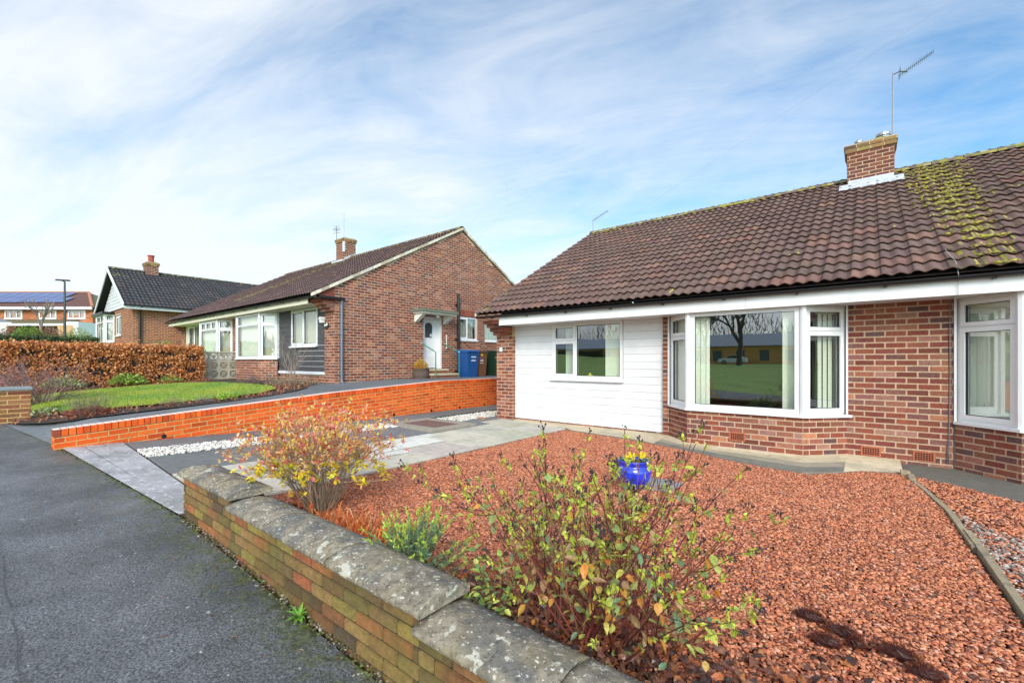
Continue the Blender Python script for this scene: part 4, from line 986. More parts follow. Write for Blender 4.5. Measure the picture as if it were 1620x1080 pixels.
# timber edging
T = thing('timber_edging', 'weathered timber edging board dividing the red gravel from the grey gravel', 'edging board', (.6, 4, 0))
for (ya, yb, o, top) in ((7.03, 4.6, 0, .035), (5.0, 1.5, .022, .045)):
    mb = MB(); n = 14; wd = .021; pr = None
    for i in range(n + 1):
        y = ya + (yb - ya) * i / n; x = float(np.interp(y, tly, tlx)) + o; j = rnd.uniform(-.003, .003)
        q = [(x - wd, y, -.06), (x + wd, y, -.06), (x + wd + j, y, top + j), (x - wd + j, y, top - j)]
        if pr: mb.add(pr + q, [(0, 4, 5, 1), (1, 5, 6, 2), (2, 6, 7, 3), (3, 7, 4, 0)])
        else: mb.poly(q[::-1])
        pr = q
    mb.poly(pr); mb.build('board', 'timber', T)
mb = MB(); mb.box(.30, .39, 6.98, 7.06, -.05, .085, bev=.006); mb.box(.36, .42, 6.72, 6.98, 0, .06, bev=.006); mb.build('peg', 'timber', T)

# ================================================================== near garden wall
T = thing('garden_wall', 'low mossy brick garden wall with stepped weathered stone coping beside the pavement', 'garden wall', (-2, 1.35, -.1))
SEC = [(-4.76, -3.66, .36), (-3.66, -1.52, .288), (-1.52, .75, .205), (.75, 3.2, .13)]
mb = MB()
for i, (a, b_, zt) in enumerate(SEC):
    L = b_ - a; bl_, bh_ = .225, .0745
    wallsheet(mb, (a, 1.25, 0), (1, 0), L, -.6, zt, mi=1)
    z0 = .36 - 14 * bh_
    bricks(mb, (a, 1.25, 0), (1, 0), L, z0 - (0 if i % 2 == 0 else 0), zt + .004, pal=PAL_OLD if 1 else 0, bl=bl_, bh=bh_, jt=.010, proud=.011, sink=.004, e=.005, off=(a * 7.3) % .2)
    wallsheet(mb, (b_, 1.47, 0), (-1, 0), L, -.4, zt, mi=1); bricks(mb, (b_, 1.47, 0), (-1, 0), L, -.2, zt, pal=PAL_OLD, bl=bl_, bh=bh_, off=.05)
    mb.poly([(b_, 1.25, -.2), (b_, 1.47, -.2), (b_, 1.47, zt + .004), (b_, 1.25, zt + .004)], mi=1)
    if zt > .13: mb.box(b_ - .1, b_ - .001, 1.244, 1.46, zt - .06, zt + .003, (.27, .08, .03))
wallsheet(mb, (-4.76, 1.47, 0), (0, -1), .22, -.3, .36, mi=1); bricks(mb, (-4.76, 1.47, 0), (0, -1), .22, -.1, .36, pal=PAL_OLD)
mb.build('brickwork', ['brick_moss', 'mortar_moss'], T)
CP = [(1.206, .0), (1.200, .006), (1.199, .030), (1.208, .036), (1.25, .050), (1.30, .064), (1.36, .070), (1.42, .064), (1.47, .050), (1.512, .038), (1.518, .022), (1.51, 0)]
def coping(x0, x1, zb, n=None):
    mb = MB(); n = n or max(6, int((x1 - x0) / .035)); rr = random.Random(int(x0 * 100)); rows = []
    for i in range(n + 1):
        x = x0 + .004 + (x1 - x0 - .008) * i / n; rw = []
        for k, (y, z) in enumerate(CP):
            a = .0022 if k in (1, 2, 3, 9, 10) else .0014
            if k in (2, 3) and rr.random() < .10: a = .006
            rw.append((x + (rr.uniform(-.004, .004) if i in (0, n) else 0), y + rr.uniform(-a, a) * (1 if k not in (1, 2) else .8) + (.004 if k in (1, 2) and rr.random() < .1 else 0), zb + z + rr.uniform(-a, a) * .8))
        rows.append(rw)
    m_ = len(CP)
    for i in range(n):
        for k in range(m_):
            k2 = (k + 1) % m_; mb.poly([rows[i][k], rows[i][k2], rows[i + 1][k2], rows[i + 1][k]][::-1])
    mb.poly(rows[0]); mb.poly(rows[-1][::-1])
    # share vertices for smooth shading
    o = mb.build('coping', 'stone', T)
    import bmesh
    bm = bmesh.new(); bm.from_mesh(o.data); bmesh.ops.remove_doubles(bm, verts=bm.verts, dist=.0002); bm.to_mesh(o.data); bm.free()
    for p in o.data.polygons: p.use_smooth = len(p.vertices) == 4
    return o
for (a, b_, z) in ((-4.80, -3.98, .362), (-3.98, -3.60, .366), (-3.655, -3.02, .290), (-3.02, -2.24, .292), (-2.24, -1.47, .290), (-1.52, -.83, .207), (-.83, -.05, .206), (-.05, .80, .208), (.74, 1.5, .132), (1.5, 2.3, .13), (2.3, 3.2, .132)): coping(a, b_, z)

# ================================================================== orange retaining wall
T = thing('retaining_wall', 'bright orange-red brick retaining wall beside the drive, its top rising from the street', 'wall', (-8.6, 6, .1))
mb = MB(); zf = lambda u: zwall(.77 + u); L = 15.2
bricks(mb, (-8.5, .77, 0), (0, 1), L, -.105 - 10 * .0735, -.108, pal=PAL_ORG, bl=.221, bh=.0735, jt=.009, zf=zf, proud=.004)
for i in range(38):
    a, c = i * L / 38, (i + 1) * L / 38
    for (x, s) in ((-8.5, 1), (-8.72, -1)):
        q = [(x, .77 + a, -.5), (x, .77 + c, -.5), (x, .77 + c, zf(c) - .105), (x, .77 + a, zf(a) - .105)]; mb.poly(q if s > 0 else q[::-1], mi=1)
bricks(mb, (-8.72, .77, 0), (1, 0), .22, -.3, zf(0) - .108, pal=PAL_ORG); mb.poly([(-8.72, .77, -.5), (-8.5, .77, -.5), (-8.5, .77, zf(0) - .1), (-8.72, .77, zf(0) - .1)], mi=1)
mb.build('brickwork', ['brick_new', 'mortar_new'], T)
mb = MB(); u = 0; bw = .0735
while u < L:
    a, c = u, u + bw - .008; z0, z1 = zf(a), zf(c); col = jit(rnd.choice(PAL_ORG), .15) if u > .05 else (.28, .06, .03); d = rnd.uniform(-.0015, .0015)
    tc_ = jit((.80, .62, .52), .06)  # pale brick tops: bright sky highlight painted into the colour
    x0, x1 = -8.722, -8.496 + d; y0, y1 = .77 + a, .77 + c
    if u == 0: y0 -= .004
    mb.hexa([(x0, y0, z0 - .098), (x1, y0, z0 - .098), (x1, y1, z1 - .098), (x0, y1, z1 - .098), (x0, y0, z0), (x1, y0, z0), (x1, y1, z1), (x0, y1, z1)], col, 0, skip=(1,))
    mb.poly([(x0, y0, z0), (x1, y0, z0), (x1, y1, z1), (x0, y1, z1)], tc_, 0)
    mb.hexa([(x0 + .004, y1, z1 - .1), (x1 - .006, y1, z1 - .1), (x1 - .006, y1 + .008, z1 - .1), (x0 + .004, y1 + .008, z1 - .1), (x0 + .004, y1, z1 - .004), (x1 - .006, y1, z1 - .004), (x1 - .006, y1 + .008, z1 - .004), (x0 + .004, y1 + .008, z1 - .004)], (.2, .1, .05), 2)
    u += bw
mb.build('coping_bricks', ['brick_new', 'mortar_new', 'mortar_moss'], T)
for y in (1.96, 3.06, 4.23, 5.19, 6.23, 7.35, 8.33, 9.3, 10.4):
    mb = MB(); z = zd(-8.5, y) + .038
    ring = [(math.cos(k * math.pi / 8) * .033, math.sin(k * math.pi / 8) * .033) for k in range(16)]
    mb.poly([(-8.493, y + p, z + q) for p, q in ring], (.006, .005, .005)); mb.add([(-8.493, y + p, z + q) for p, q in ring] + [(-8.50, y + p * 1.15, z + q * 1.15) for p, q in ring], [(k, (k + 1) % 16, 16 + (k + 1) % 16, 16 + k) for k in range(16)], (.3, .1, .03))
    mb.build('weep_hole', 'attr_matt', T)

# ================================================================== neighbour's front garden
mb = MB()
BF = [(-11.5, .45), (-10.9, .62), (-10.3, .82), (-9.75, 1.08), (-9.5, 1.35), (-9.5, 2.1), (-9.52, 3.1), (-9.68, 4.0), (-10.1, 4.75), (-10.6, 5.25), (-11.3, 5.6)]
ysl = [.1, .3, .5, .65, .8, .95, 1.1, 1.3, 1.6, 2.2, 3, 4, 5, 6, 7, 8, 9, 10, 12, 14, 16]
for j in range(len(ysl) - 1):
    y0, y1 = ysl[j], ysl[j + 1]
    for k in range(4):
        xa, xb = -8.72 - k * .92, -8.72 - (k + 1) * .92
        if y0 >= 6.2: xa, xb = -8.72 - k * .62, -8.72 - (k + 1) * .62
        def q(x, y):
            e = edge(x); y = max(y, e); t = min(1, max(0, (y - e) / .45)); return (x, y, zp(x) * (1 - t) + zr(y) * t + .006)
        mb.poly([q(xb, y0), q(xa, y0), q(xa, y1), q(xb, y1)], jit((.15, .155, .16), .1))
st(mb.build('side_path', 'slab'))
bed = BF + [(-11.9, 6.25), (-17.4, 6.3), (-17.6, .3), (-12.0, .3)]
import bmesh
def flat_area(name, pts, mat, dz, step=.35, wave=0):
    """outline filled with a grid that follows the slope"""
    bm = bmesh.new(); vs = [bm.verts.new((x, y, 0)) for x, y in pts]; f = bm.faces.new(vs); bmesh.ops.triangulate(bm, faces=[f])
    x0, x1 = min(p[0] for p in pts), max(p[0] for p in pts); y0, y1 = min(p[1] for p in pts), max(p[1] for p in pts)
    x = x0 + step
    while x < x1: bmesh.ops.bisect_plane(bm, geom=bm.verts[:] + bm.edges[:] + bm.faces[:], plane_co=(x, 0, 0), plane_no=(1, 0, 0)); x += step
    y = y0 + step
    while y < y1: bmesh.ops.bisect_plane(bm, geom=bm.verts[:] + bm.edges[:] + bm.faces[:], plane_co=(0, y, 0), plane_no=(0, 1, 0)); y += step
    for v in bm.verts: v.co.z = zr(v.co.y) + dz + wave * math.sin(v.co.x * 2.1) * math.cos(v.co.y * 1.7)
    bmesh.ops.recalc_face_normals(bm, faces=bm.faces[:])
    me = bpy.data.meshes.new(name); bm.to_mesh(me); bm.free(); me.materials.append(MAT[mat]); o = bpy.data.objects.new(name, me); link(o); return st(o)
flat_area('flower_bed', bed, 'soil', .022, wave=.01)
LW = [(-12.9, .70), (-12.0, .86), (-11.3, 1.05), (-10.84, 1.3), (-10.5, 1.7), (-10.2, 2.3), (-10.15, 2.9), (-10.1, 3.5), (-10.25, 4.1), (-10.8, 4.6), (-11.6, 4.85), (-12.7, 4.95), (-14.8, 4.8), (-16.3, 4.3), (-16.8, 3.2), (-16.8, 2.0), (-16.2, 1.1), (-14.6, .75)]
flat_area('lawn', LW, 'lawnbase', .055)
def inpoly(x, y, P):
    c = False; j = len(P) - 1
    for i in range(len(P)):
        if (P[i][1] > y) != (P[j][1] > y) and x < (P[j][0] - P[i][0]) * (y - P[i][1]) / (P[j][1] - P[i][1]) + P[i][0]: c = not c
        j = i
    return c
def blades(name, N, poly, dz, h, pal, seed, lean=.35, wd=.004):
    rr = random.Random(seed); x0, x1 = min(p[0] for p in poly), max(p[0] for p in poly); y0, y1 = min(p[1] for p in poly), max(p[1] for p in poly)
    V = []; C = []
    while len(C) < N:
        x, y = rr.uniform(x0, x1), rr.uniform(y0, y1)
        if not inpoly(x, y, poly): continue
        z = zr(y) + dz; a = rr.uniform(0, 6.28); hh = h * rr.uniform(.5, 1.3); w_ = wd * rr.uniform(.7, 1.4); l = hh * lean
        dx, dy = math.cos(a) * w_, math.sin(a) * w_; ox, oy = rr.uniform(-l, l), rr.uniform(-l, l)
        V += [(x - dx, y - dy, z), (x + dx, y + dy, z), (x + ox, y + oy, z + hh)]; pf = math.sin(x * 1.9 + 1.3 * math.sin(y * 1.4)) * math.sin(y * 2.3 + x * .6); c0 = rr.choice(pal); c0 = (c0[0] * (1 + .28 * pf), c0[1] * (1 + .10 * pf), c0[2]); C.append(jit(c0, .22, rr))
    return np_mesh(name, np.array(V), np.arange(len(V)).reshape(-1, 3), 3, np.array(C), 'leaf')
GP = [(.25, .37, .03), (.29, .41, .035), (.36, .44, .06), (.19, .30, .025), (.42, .44, .12), (.34, .33, .10)]
st(blades('lawn_grass', 60000, LW, .05, .035, GP, 3, wd=.006), 'stuff')
# brick gate pier at the far left
T = thing('gate_pier', 'short brick gate pier with a grey stone cap at the end of the lawn', 'pier', (-11.73, .56, .25))
mb = MB(); a, b_, c, d = -11.95, -11.5, .34, .76
for (O, U, L) in (((a, c, 0), (1, 0), b_ - a), ((b_, c, 0), (0, 1), d - c), ((b_, d, 0), (-1, 0), b_ - a), ((a, d, 0), (0, -1), d - c)):
    wallsheet(mb, O, U, L, .1, .87); bricks(mb, O, U, L, .87 - 10 * .0765, .872, pal=PAL_PIER, bl=.30 if L < .43 else .225, bh=.0765, off=.0)
mb.build('brickwork', ['brick', 'mortar_new'], T)
mb = MB(); mb.box(a - .025, b_ + .025, c - .025, d + .025, .87, .925, (.22, .23, .24), bev=.008); mb.build('cap', 'attr_matt', T)
# pierced block screen
T = thing('screen_wall', 'pierced concrete block screen wall between the beech hedge and the bay window', 'screen wall', (-17.86, 5.75, .75))
def sblock(y, z, s):
    mb = MB(); x0, x1 = -17.91, -17.81; c = (.46, .41, .32); t = .028
    mb.box(x0, x1, y, y + s, z, z + t, c); mb.box(x0, x1, y, y + s, z + s - t, z + s, c); mb.box(x0, x1, y, y + t, z + t, z + s - t, c); mb.box(x0, x1, y + s - t, y + s, z + t, z + s - t, c)
    cy, cz = y + s / 2, z + s / 2; R_ = s / 2 - t
    for k in range(4):     # four petals meeting at the centre
        a0 = math.pi / 4 + k * math.pi / 2; e = (cy + math.cos(a0) * R_ * 1.35, cz + math.sin(a0) * R_ * 1.35)
        for sg in (1, -1):
            pts = []
            for i in range(6):
                u = i / 5; bow = sg * math.sin(u * math.pi) * s * .10
                pts.append((cy + (e[0] - cy) * u - math.sin(a0) * bow, cz + (e[1] - cz) * u + math.cos(a0) * bow))
            for (p, q) in zip(pts, pts[1:]):
                dx, dz = q[0] - p[0], q[1] - p[1]; l = math.hypot(dx, dz) or 1; nx, nz = -dz / l * .009, dx / l * .009
                mb.hexa([(x0 + .01, p[0] - nx, p[1] - nz), (x1 - .01, p[0] - nx, p[1] - nz), (x1 - .01, q[0] - nx, q[1] - nz), (x0 + .01, q[0] - nx, q[1] - nz),
                         (x0 + .01, p[0] + nx, p[1] + nz), (x1 - .01, p[0] + nx, p[1] + nz), (x1 - .01, q[0] + nx, q[1] + nz), (x0 + .01, q[0] + nx, q[1] + nz)], c)
    mb.build('screen_block', 'attr_matt', T)
for i in range(4):
    for j in range(3): sblock(5.08 + i * .30, .78 + j * .30, .297)
mb = MB(); mb.box(-17.94, -17.78, 5.05, 6.29, 1.68, 1.72, (.5, .44, .34), bev=.004); mb.box(-17.94, -17.78, 5.05, 6.29, .5, .78, (.3, .22, .16)); mb.build('coping', 'attr_matt', T)
# ================================================================== plants
UP = Vector((0, 0, 1))
def rvec(r, s=1): return Vector((r.uniform(-s, s), r.uniform(-s, s), r.uniform(-s, s)))
def stem_path(r, p, d, L, n, wob, grav=0):
    pts = [p.copy()]; d = d.normalized()
    for i in range(n):
        d = (d + rvec(r, wob) + Vector((0, 0, grav))).normalized(); p = p + d * (L / n); pts.append(p.copy())
    return pts, d
def bare_bush(mb, base, r, n, h, spread, col, r0=.006, lv=3, seg=3, cone=.9, col2=None, tips=None):
    """many-stemmed twiggy bush; returns tips"""
    out = []
    def grow(p, d, L, rad, k):
        pts, d2 = stem_path(r, p, d, L, 3, .18)
        mb.tube(pts, [rad, rad * .85, rad * .7, rad * .55], seg, jit(col if k < lv - 1 or not col2 else col2, .15, r), cap=False)
        if k >= lv - 1: out.append((pts[-1], d2)); return
        for _ in range(r.choice((2, 2, 3))):
            grow(pts[r.choice((2, 3))], d2 + rvec(r, .55), L * r.uniform(.55, .8), rad * .6, k + 1)
    for i in range(n):
        a = r.uniform(0, 6.283); t = cone * math.sqrt(r.random())
        d = Vector((math.cos(a) * t, math.sin(a) * t, 1)).normalized()
        grow(Vector(base) + Vector((math.cos(a), math.sin(a), 0)) * r.uniform(0, spread), d, h * r.uniform(.35, .5), r0, 0)
    return out
def leafy(mb, tips, r, n, L, W, pal, spreadv=.03, droop=-.1, wide=.9):
    for (p, d) in tips:
        for k in range(n):
            dd = (d + rvec(r, wide) + Vector((0, 0, droop))).normalized()
            mb.leaf(p + rvec(r, spreadv), dd, UP + rvec(r, .6), L * r.uniform(.6, 1.2), W * r.uniform(.7, 1.2), jit(r.choice(pal), .18, r))
def plant(name, label, cat, base, group=None): return thing(name, label, cat, base, group)

# --- tall shrub with dark stems and mottled leaves (right of centre, by the wall)
r = random.Random(21); T = plant('flowering_shrub', 'large open shrub with dark red stems and green-orange leaves behind the garden wall', 'shrub', (-1.05, 1.95, 0))
sm = MB(); lf = MB(); bd = MB()
LG = [(.27, .33, .10)] * 3 + [(.38, .40, .09)] * 3 + [(.52, .50, .09)] * 2 + [(.20, .30, .15)] * 2 + [(.62, .26, .04), (.60, .40, .10)] + [(.46, .33, .13), (.36, .20, .09), (.40, .24, .11)] + [(.52, .26, .04), (.58, .20, .03), (.42, .24, .10), (.48, .40, .09)]
FR = [(.50, .56, .05), (.42, .50, .04), (.60, .58, .10), (.32, .38, .08)]
for i in range(88):
    a = r.uniform(0, 6.283); q = math.sqrt(r.random()); p = Vector((-1.05 + math.cos(a) * .34 * q, 2.0 + math.sin(a) * .22 * q, .0))
    dirx = r.gauss(0, .48) + .35 * math.cos(a); diry = r.gauss(-.05, .25) + .25 * math.sin(a)
    d = Vector((dirx, diry, 1)); L = r.uniform(.6, 1.12) * (1 - .12 * abs(dirx))
    pts, d2 = stem_path(r, p, d, L, 7, .09, .0); rad = r.uniform(.0034, .0058)
    sc = jit(r.choice([(.17, .03, .025), (.10, .022, .018), (.20, .045, .03), (.24, .09, .05)]), .2, r)
    sm.tube(pts, [rad * (1 - .09 * k) for k in range(8)], 5, sc, cap=False)
    ends = [(pts[-1], d2)]
    for k in range(3, 7):      # side shoots
        for _q in range(r.choice((0, 1, 1, 2))):
            dd = (pts[k] - pts[k - 1]).normalized() + rvec(r, .8); pp, d3 = stem_path(r, pts[k], dd, r.uniform(.10, .26), 3, .15, .08)
            sm.tube(pp, [rad * .6, rad * .5, rad * .4, rad * .3], 3, sc, cap=False); ends.append((pp[-1], d3))
            if r.random() < .5: lf.leaf(pp[2], rvec(r) + Vector((0, 0, -.3)), UP + rvec(r, .7), r.uniform(.03, .05), r.uniform(.02, .032), jit(r.choice(LG), .15, r))
    for k in range(2, 7):      # opposite leaf pairs
        if r.random() < (.30 if k < 3 else .72):
            ax = (pts[k + 1 if k < 7 else k] - pts[k]).normalized() if k < 7 else d2; s1 = ax.cross(rvec(r)).normalized(); pal = LG
            for sg in (1, -1):
                if r.random() < .82: lf.leaf(pts[k], s1 * sg + ax * .25 + Vector((0, 0, -.35)), UP + rvec(r, .5), r.uniform(.040, .070), r.uniform(.027, .044), jit(r.choice(pal), .18, r), curl=.25)
    for (p_, d_) in ends:
        if r.random() < .6:       # seed heads
            for _ in range(r.randint(3, 6)):
                e = p_ + (d_ + rvec(r, .7)).normalized() * r.uniform(.02, .045); sm.tube([p_, e], .0011, 3, (.05, .03, .025), cap=False); q = r.uniform(.0035, .0055)
                bd.blob(e, q, q, q * 1.25, jit((.035, .022, .025), .3, r), .15, seg=6, rings=4)
        if r.random() < .75:       # fresh rosettes
            for _ in range(r.randint(6, 11)): lf.leaf(p_ - d_ * r.uniform(0, .05), d_ * .3 + rvec(r, .9), UP + rvec(r, .6), r.uniform(.016, .034), r.uniform(.011, .020), jit(r.choice(FR), .15, r))
for i in range(170):       # lower leaves near the wall foot
    a = r.uniform(0, 6.283); p = Vector((-1.1 + math.cos(a) * r.uniform(0, .62), 1.95 + math.sin(a) * r.uniform(0, .33), r.uniform(.04, .42)))
    lf.leaf(p, rvec(r) + Vector((0, 0, -.2)), UP + rvec(r, .7), r.uniform(.03, .055), r.uniform(.02, .034), jit(r.choice(LG), .18, r))
sm.build('stems', 'stem', T); lf.build('leaves', 'leaf', T); bd.build('seed_heads', 'stem', T, smooth=True)['kind'] = 'stuff'
# --- leafy sprawl over the coping, left of it
T = plant('trailing_shrub', 'low leafy green sprig trailing onto the wall coping at its second step', 'shrub', (-1.55, 1.62, .1)); sm = MB(); lf = MB()
for i in range(16):
    d = Vector((r.uniform(-.9, .4), r.uniform(-.75, .1), r.uniform(.2, .9))); pts, d2 = stem_path(r, Vector((-1.45, 1.72, .08)) + rvec(r, .05), d, r.uniform(.28, .48), 6, .12, -.06)
    sm.tube(pts, .0026, 4, (.14, .07, .04), cap=False)
    for k in range(2, 7):
        ax = (pts[k] - pts[k - 1]).normalized(); s1 = ax.cross(rvec(r)).normalized()
        for sg in (1, -1): lf.leaf(pts[k], s1 * sg + ax * .5, UP + rvec(r, .4), r.uniform(.032, .052), r.uniform(.022, .032), jit(r.choice([(.22, .34, .07), (.32, .42, .07), (.15, .27, .09), (.42, .40, .08)]), .15, r), curl=.2)
sm.build('stems', 'stem', T); lf.build('leaves', 'leaf', T)
# --- hebe
T = plant('evergreen_shrub', 'small blue-green evergreen shrub with bright lime tips leaning over the wall coping', 'shrub', (-2.12, 1.72, .05)); sm = MB(); lf = MB()
for i in range(95):
    a = r.uniform(0, 6.283); t = r.uniform(.1, 1); d = Vector((math.cos(a) * t * 1.25 - .15, math.sin(a) * t * .8 - .12, r.uniform(.45, 1.1)))
    pts, d2 = stem_path(r, Vector((-2.10, 1.72, .05)) + rvec(r, .06), d, r.uniform(.27, .44), 6, .10)
    sm.tube(pts, [.004, .0036, .0032, .003, .0027, .0024, .002], 4, (.22, .16, .11), cap=False)
    for k in range(14):
        u = k / 13; p = pts[3].lerp(pts[4], min(1, u * 3)) if u < .34 else (pts[4].lerp(pts[5], (u - .33) * 3) if u < .67 else pts[5].lerp(pts[6], (u - .66) * 3))
        for _ in range(3): lf.leaf(p, d2 * (.5 + u * .9) + rvec(r, .8), d2 + rvec(r, .3), r.uniform(.022, .036), .011, jit((.17, .30, .15) if u < .72 else (.44, .56, .08), .2, r), fold=.1)
sm.build('stems', 'stem', T); lf.build('leaves', 'leaf', T)
# --- azalea-like bush
T = plant('deciduous_shrub', 'twiggy rounded shrub with yellow leaves below and pink-red leaves above, beside the drive', 'shrub', (-3.95, 2.05, 0)); sm = MB(); lf = MB()
tips = bare_bush(sm, (-3.88, 2.05, 0), r, 90, .88, .10, (.34, .25, .17), .0055, 4, 4, .66)
YL = [(.82, .62, .03), (.85, .68, .06), (.72, .50, .03), (.55, .55, .06)]; PK = [(.70, .16, .13), (.74, .32, .18), (.78, .44, .13), (.58, .08, .10), (.80, .52, .28), (.76, .56, .14)]
for (p, d) in tips:
    zr_f = p.z / .72; low = p.z < .50 and (p.x > -4.1)
    if r.random() < .93:
        for _ in range(r.randint(4, 7)): lf.leaf(p + rvec(r, .02), d + rvec(r, .9) + Vector((0, 0, .3)), UP + rvec(r, .6), r.uniform(.026, .046) * (1.45 if low else 1), r.uniform(.014, .024) * (1.5 if low else 1), jit(r.choice(YL if (low and r.random() < .85) or r.random() < .12 else PK), .18, r), fold=.3)
sm.build('stems', 'stem', T); lf.build('leaves', 'leaf', T)
# --- rusty dead fern
T = plant('dead_fern', 'low tuft of rusty orange dead fronds between the yellow shrub and the evergreen', 'fern', (-2.95, 1.85, 0)); lf = MB()
for i in range(3600):
    x = -2.95 + r.gauss(0, .27); y = 1.74 + r.gauss(0, .12)
    if y < 1.56: y = 1.56 + r.random() * .1
    p = Vector((x, y, .0)); d = Vector((r.uniform(-.8, .8), r.uniform(-.8, .8), r.uniform(.4, 1))); L = r.uniform(.08, .24); w_ = r.uniform(.003, .007)
    pts, _ = stem_path(r, p, d, L, 3, .25); c = jit(r.choice([(.78, .19, .04), (.62, .13, .03), (.80, .32, .08), (.40, .10, .03), (.62, .32, .14)]), .2, r); s1 = d.cross(rvec(r)).normalized() * w_
    for a_, b_ in zip(pts, pts[1:]): lf.poly([a_ - s1, a_ + s1, b_ + s1 * .7, b_ - s1 * .7], c)
lf.build('fronds', 'leaf', T)
# --- dark red sedum tufts
for i, (x, y, rx, ry, lab) in enumerate(((-.235, 2.80, .075, .035, 'dark red moss-like tuft, the farthest one of the row in the red gravel'), (-.10, 2.735, .085, .035, 'long dark red tuft in the gravel, second in the row from the back'), (-.045, 2.66, .04, .035, 'small dark red tuft touching the near end of the long second tuft'),
                                  (.105, 2.70, .085, .04, 'wide dark red tuft alone on the right, fourth in the row in the gravel'), (.19, 2.60, .07, .04, 'dark red tuft cut by the bottom of the photo, nearest the corner'), (-.16, 2.60, .07, .035, 'darker brownish tuft nearest the brown fallen leaves'))):
    T = plant('sedum_tuft', lab, 'plant', (x, y, .02), 'dark red tufts in the gravel'); mb = MB(); mb.blob((x, y, .030), rx * .85, ry * .9, .036, (.07, .02, .015), .15, seg=12, rings=5)
    for k in range(700):
        a = r.uniform(0, 6.283); q = math.sqrt(r.random()); px_, py_ = x + math.cos(a) * rx * q, y + math.sin(a) * ry * q; h = .055 * (1 - q * q) + .012
        p = Vector((px_, py_, .018 + h * r.uniform(.5, 1))); d = Vector((math.cos(a) * q, math.sin(a) * q, .8)) + rvec(r, .4); d.normalize(); s1 = d.cross(rvec(r)).normalized() * .0016
        c = jit(r.choice([(.15, .03, .02), (.22, .05, .025), (.09, .02, .02), (.28, .09, .03)]), .2, r); mb.poly([p - s1, p + s1, p + d * r.uniform(.008, .02)], c)
    mb.build('foliage', 'leaf', T)
# --- leaf litter along the inside of the wall
mb = MB(); LT = [(.17, .07, .045), (.22, .085, .05), (.26, .11, .065), (.11, .05, .04), (.34, .17, .10), (.08, .045, .04), (.45, .15, .05)]
for i in range(6800):
    x = r.uniform(-3.9, 1.2); y = 1.5 + abs(r.gauss(0, .33)) * (1 if -2 < x < .5 else .5)
    if x > -.2: y = 1.5 + abs(r.gauss(0, .4))
    mb.leaf(Vector((x, y, .036 + r.uniform(0, .06) * max(0, 1 - (y - 1.5) / .9))), Vector((r.uniform(-1, 1), r.uniform(-1, 1), r.uniform(-.3, .3))), UP + rvec(r, .9), r.uniform(.03, .07), r.uniform(.022, .045), jit(r.choice(LT), .2, r), curl=.4)
st(mb.build('leaf_litter', 'leaf_gloss'), 'stuff')
mb = MB()
for i in range(60):     # few stray leaves on gravel, drive, coping
    x, y = r.uniform(-4.4, .6), r.uniform(2.2, 6.3); mb.leaf(Vector((x, y, .04)), Vector((r.uniform(-1, 1), r.uniform(-1, 1), .1)), UP + rvec(r, .4), r.uniform(.02, .045), r.uniform(.012, .025), jit(r.choice(LT + [(.55, .30, .08), (.5, .45, .3)]), .2, r))
for i in range(90):
    x = r.uniform(-8, -.8); y = edge(x) - abs(r.gauss(0, .35)) - .02; mb.leaf(Vector((x, y, zp(x) + .008)), Vector((r.uniform(-1, 1), r.uniform(-1, 1), .05)), UP + rvec(r, .3), r.uniform(.012, .035), r.uniform(.006, .018), jit(r.choice(LT + [(.45, .42, .36), (.3, .22, .1)]), .2, r))
st(mb.build('scattered_leaves', 'leaf'), 'stuff')
mb = MB()      # crumbs of grit and moss along the foot of the wall
for i in range(900):
    x = r.uniform(-4.75, -.9); y = 1.24 - abs(r.gauss(0, .035)); q = r.uniform(.003, .009)
    mb.blob((x, y, zp(x) + q * .3), q, q * r.uniform(.7, 1.4), q * .6, jit(r.choice([(.10, .11, .03), (.07, .05, .04), (.16, .10, .06), (.3, .27, .22), (.12, .13, .03)]), .25, r), .3, seg=5, rings=3)
for i in range(420):
    x = r.uniform(-9.5, -4.8); y = edge(x) + r.gauss(0, .025); q = r.uniform(.004, .012)
    mb.blob((x, y, zp(x) + q * .2), q * 1.3, q, q * .5, jit(r.choice([(.12, .13, .02), (.06, .05, .04), (.15, .14, .05)]), .25, r), .3, seg=5, rings=3)
st(mb.build('grit', 'attr_matt'), 'stuff')
# --- weed on the pavement
def rosette(T, c, n, L, W, pal, up=.5, name='leaves'):
    mb = MB()
    for k in range(n):
        a = k * 2.4 + r.uniform(-.2, .2); d = Vector((math.cos(a), math.sin(a), up * r.uniform(.4, 1.5))); mb.leaf(Vector(c) + rvec(r, .004), d, UP + rvec(r, .2), L * r.uniform(.6, 1.1), W * r.uniform(.7, 1.1), jit(r.choice(pal), .15, r), curl=.3)
    return mb.build(name, 'leaf', T)
T = plant('weed', 'small bright green weed growing where the pavement meets the garden wall', 'weed', (-2.50, 1.19, zp(-2.5))); rosette(T, (-2.50, 1.19, zp(-2.5) + .005), 15, .085, .026, [(.18, .38, .04), (.26, .46, .06), (.14, .30, .04)], .9)
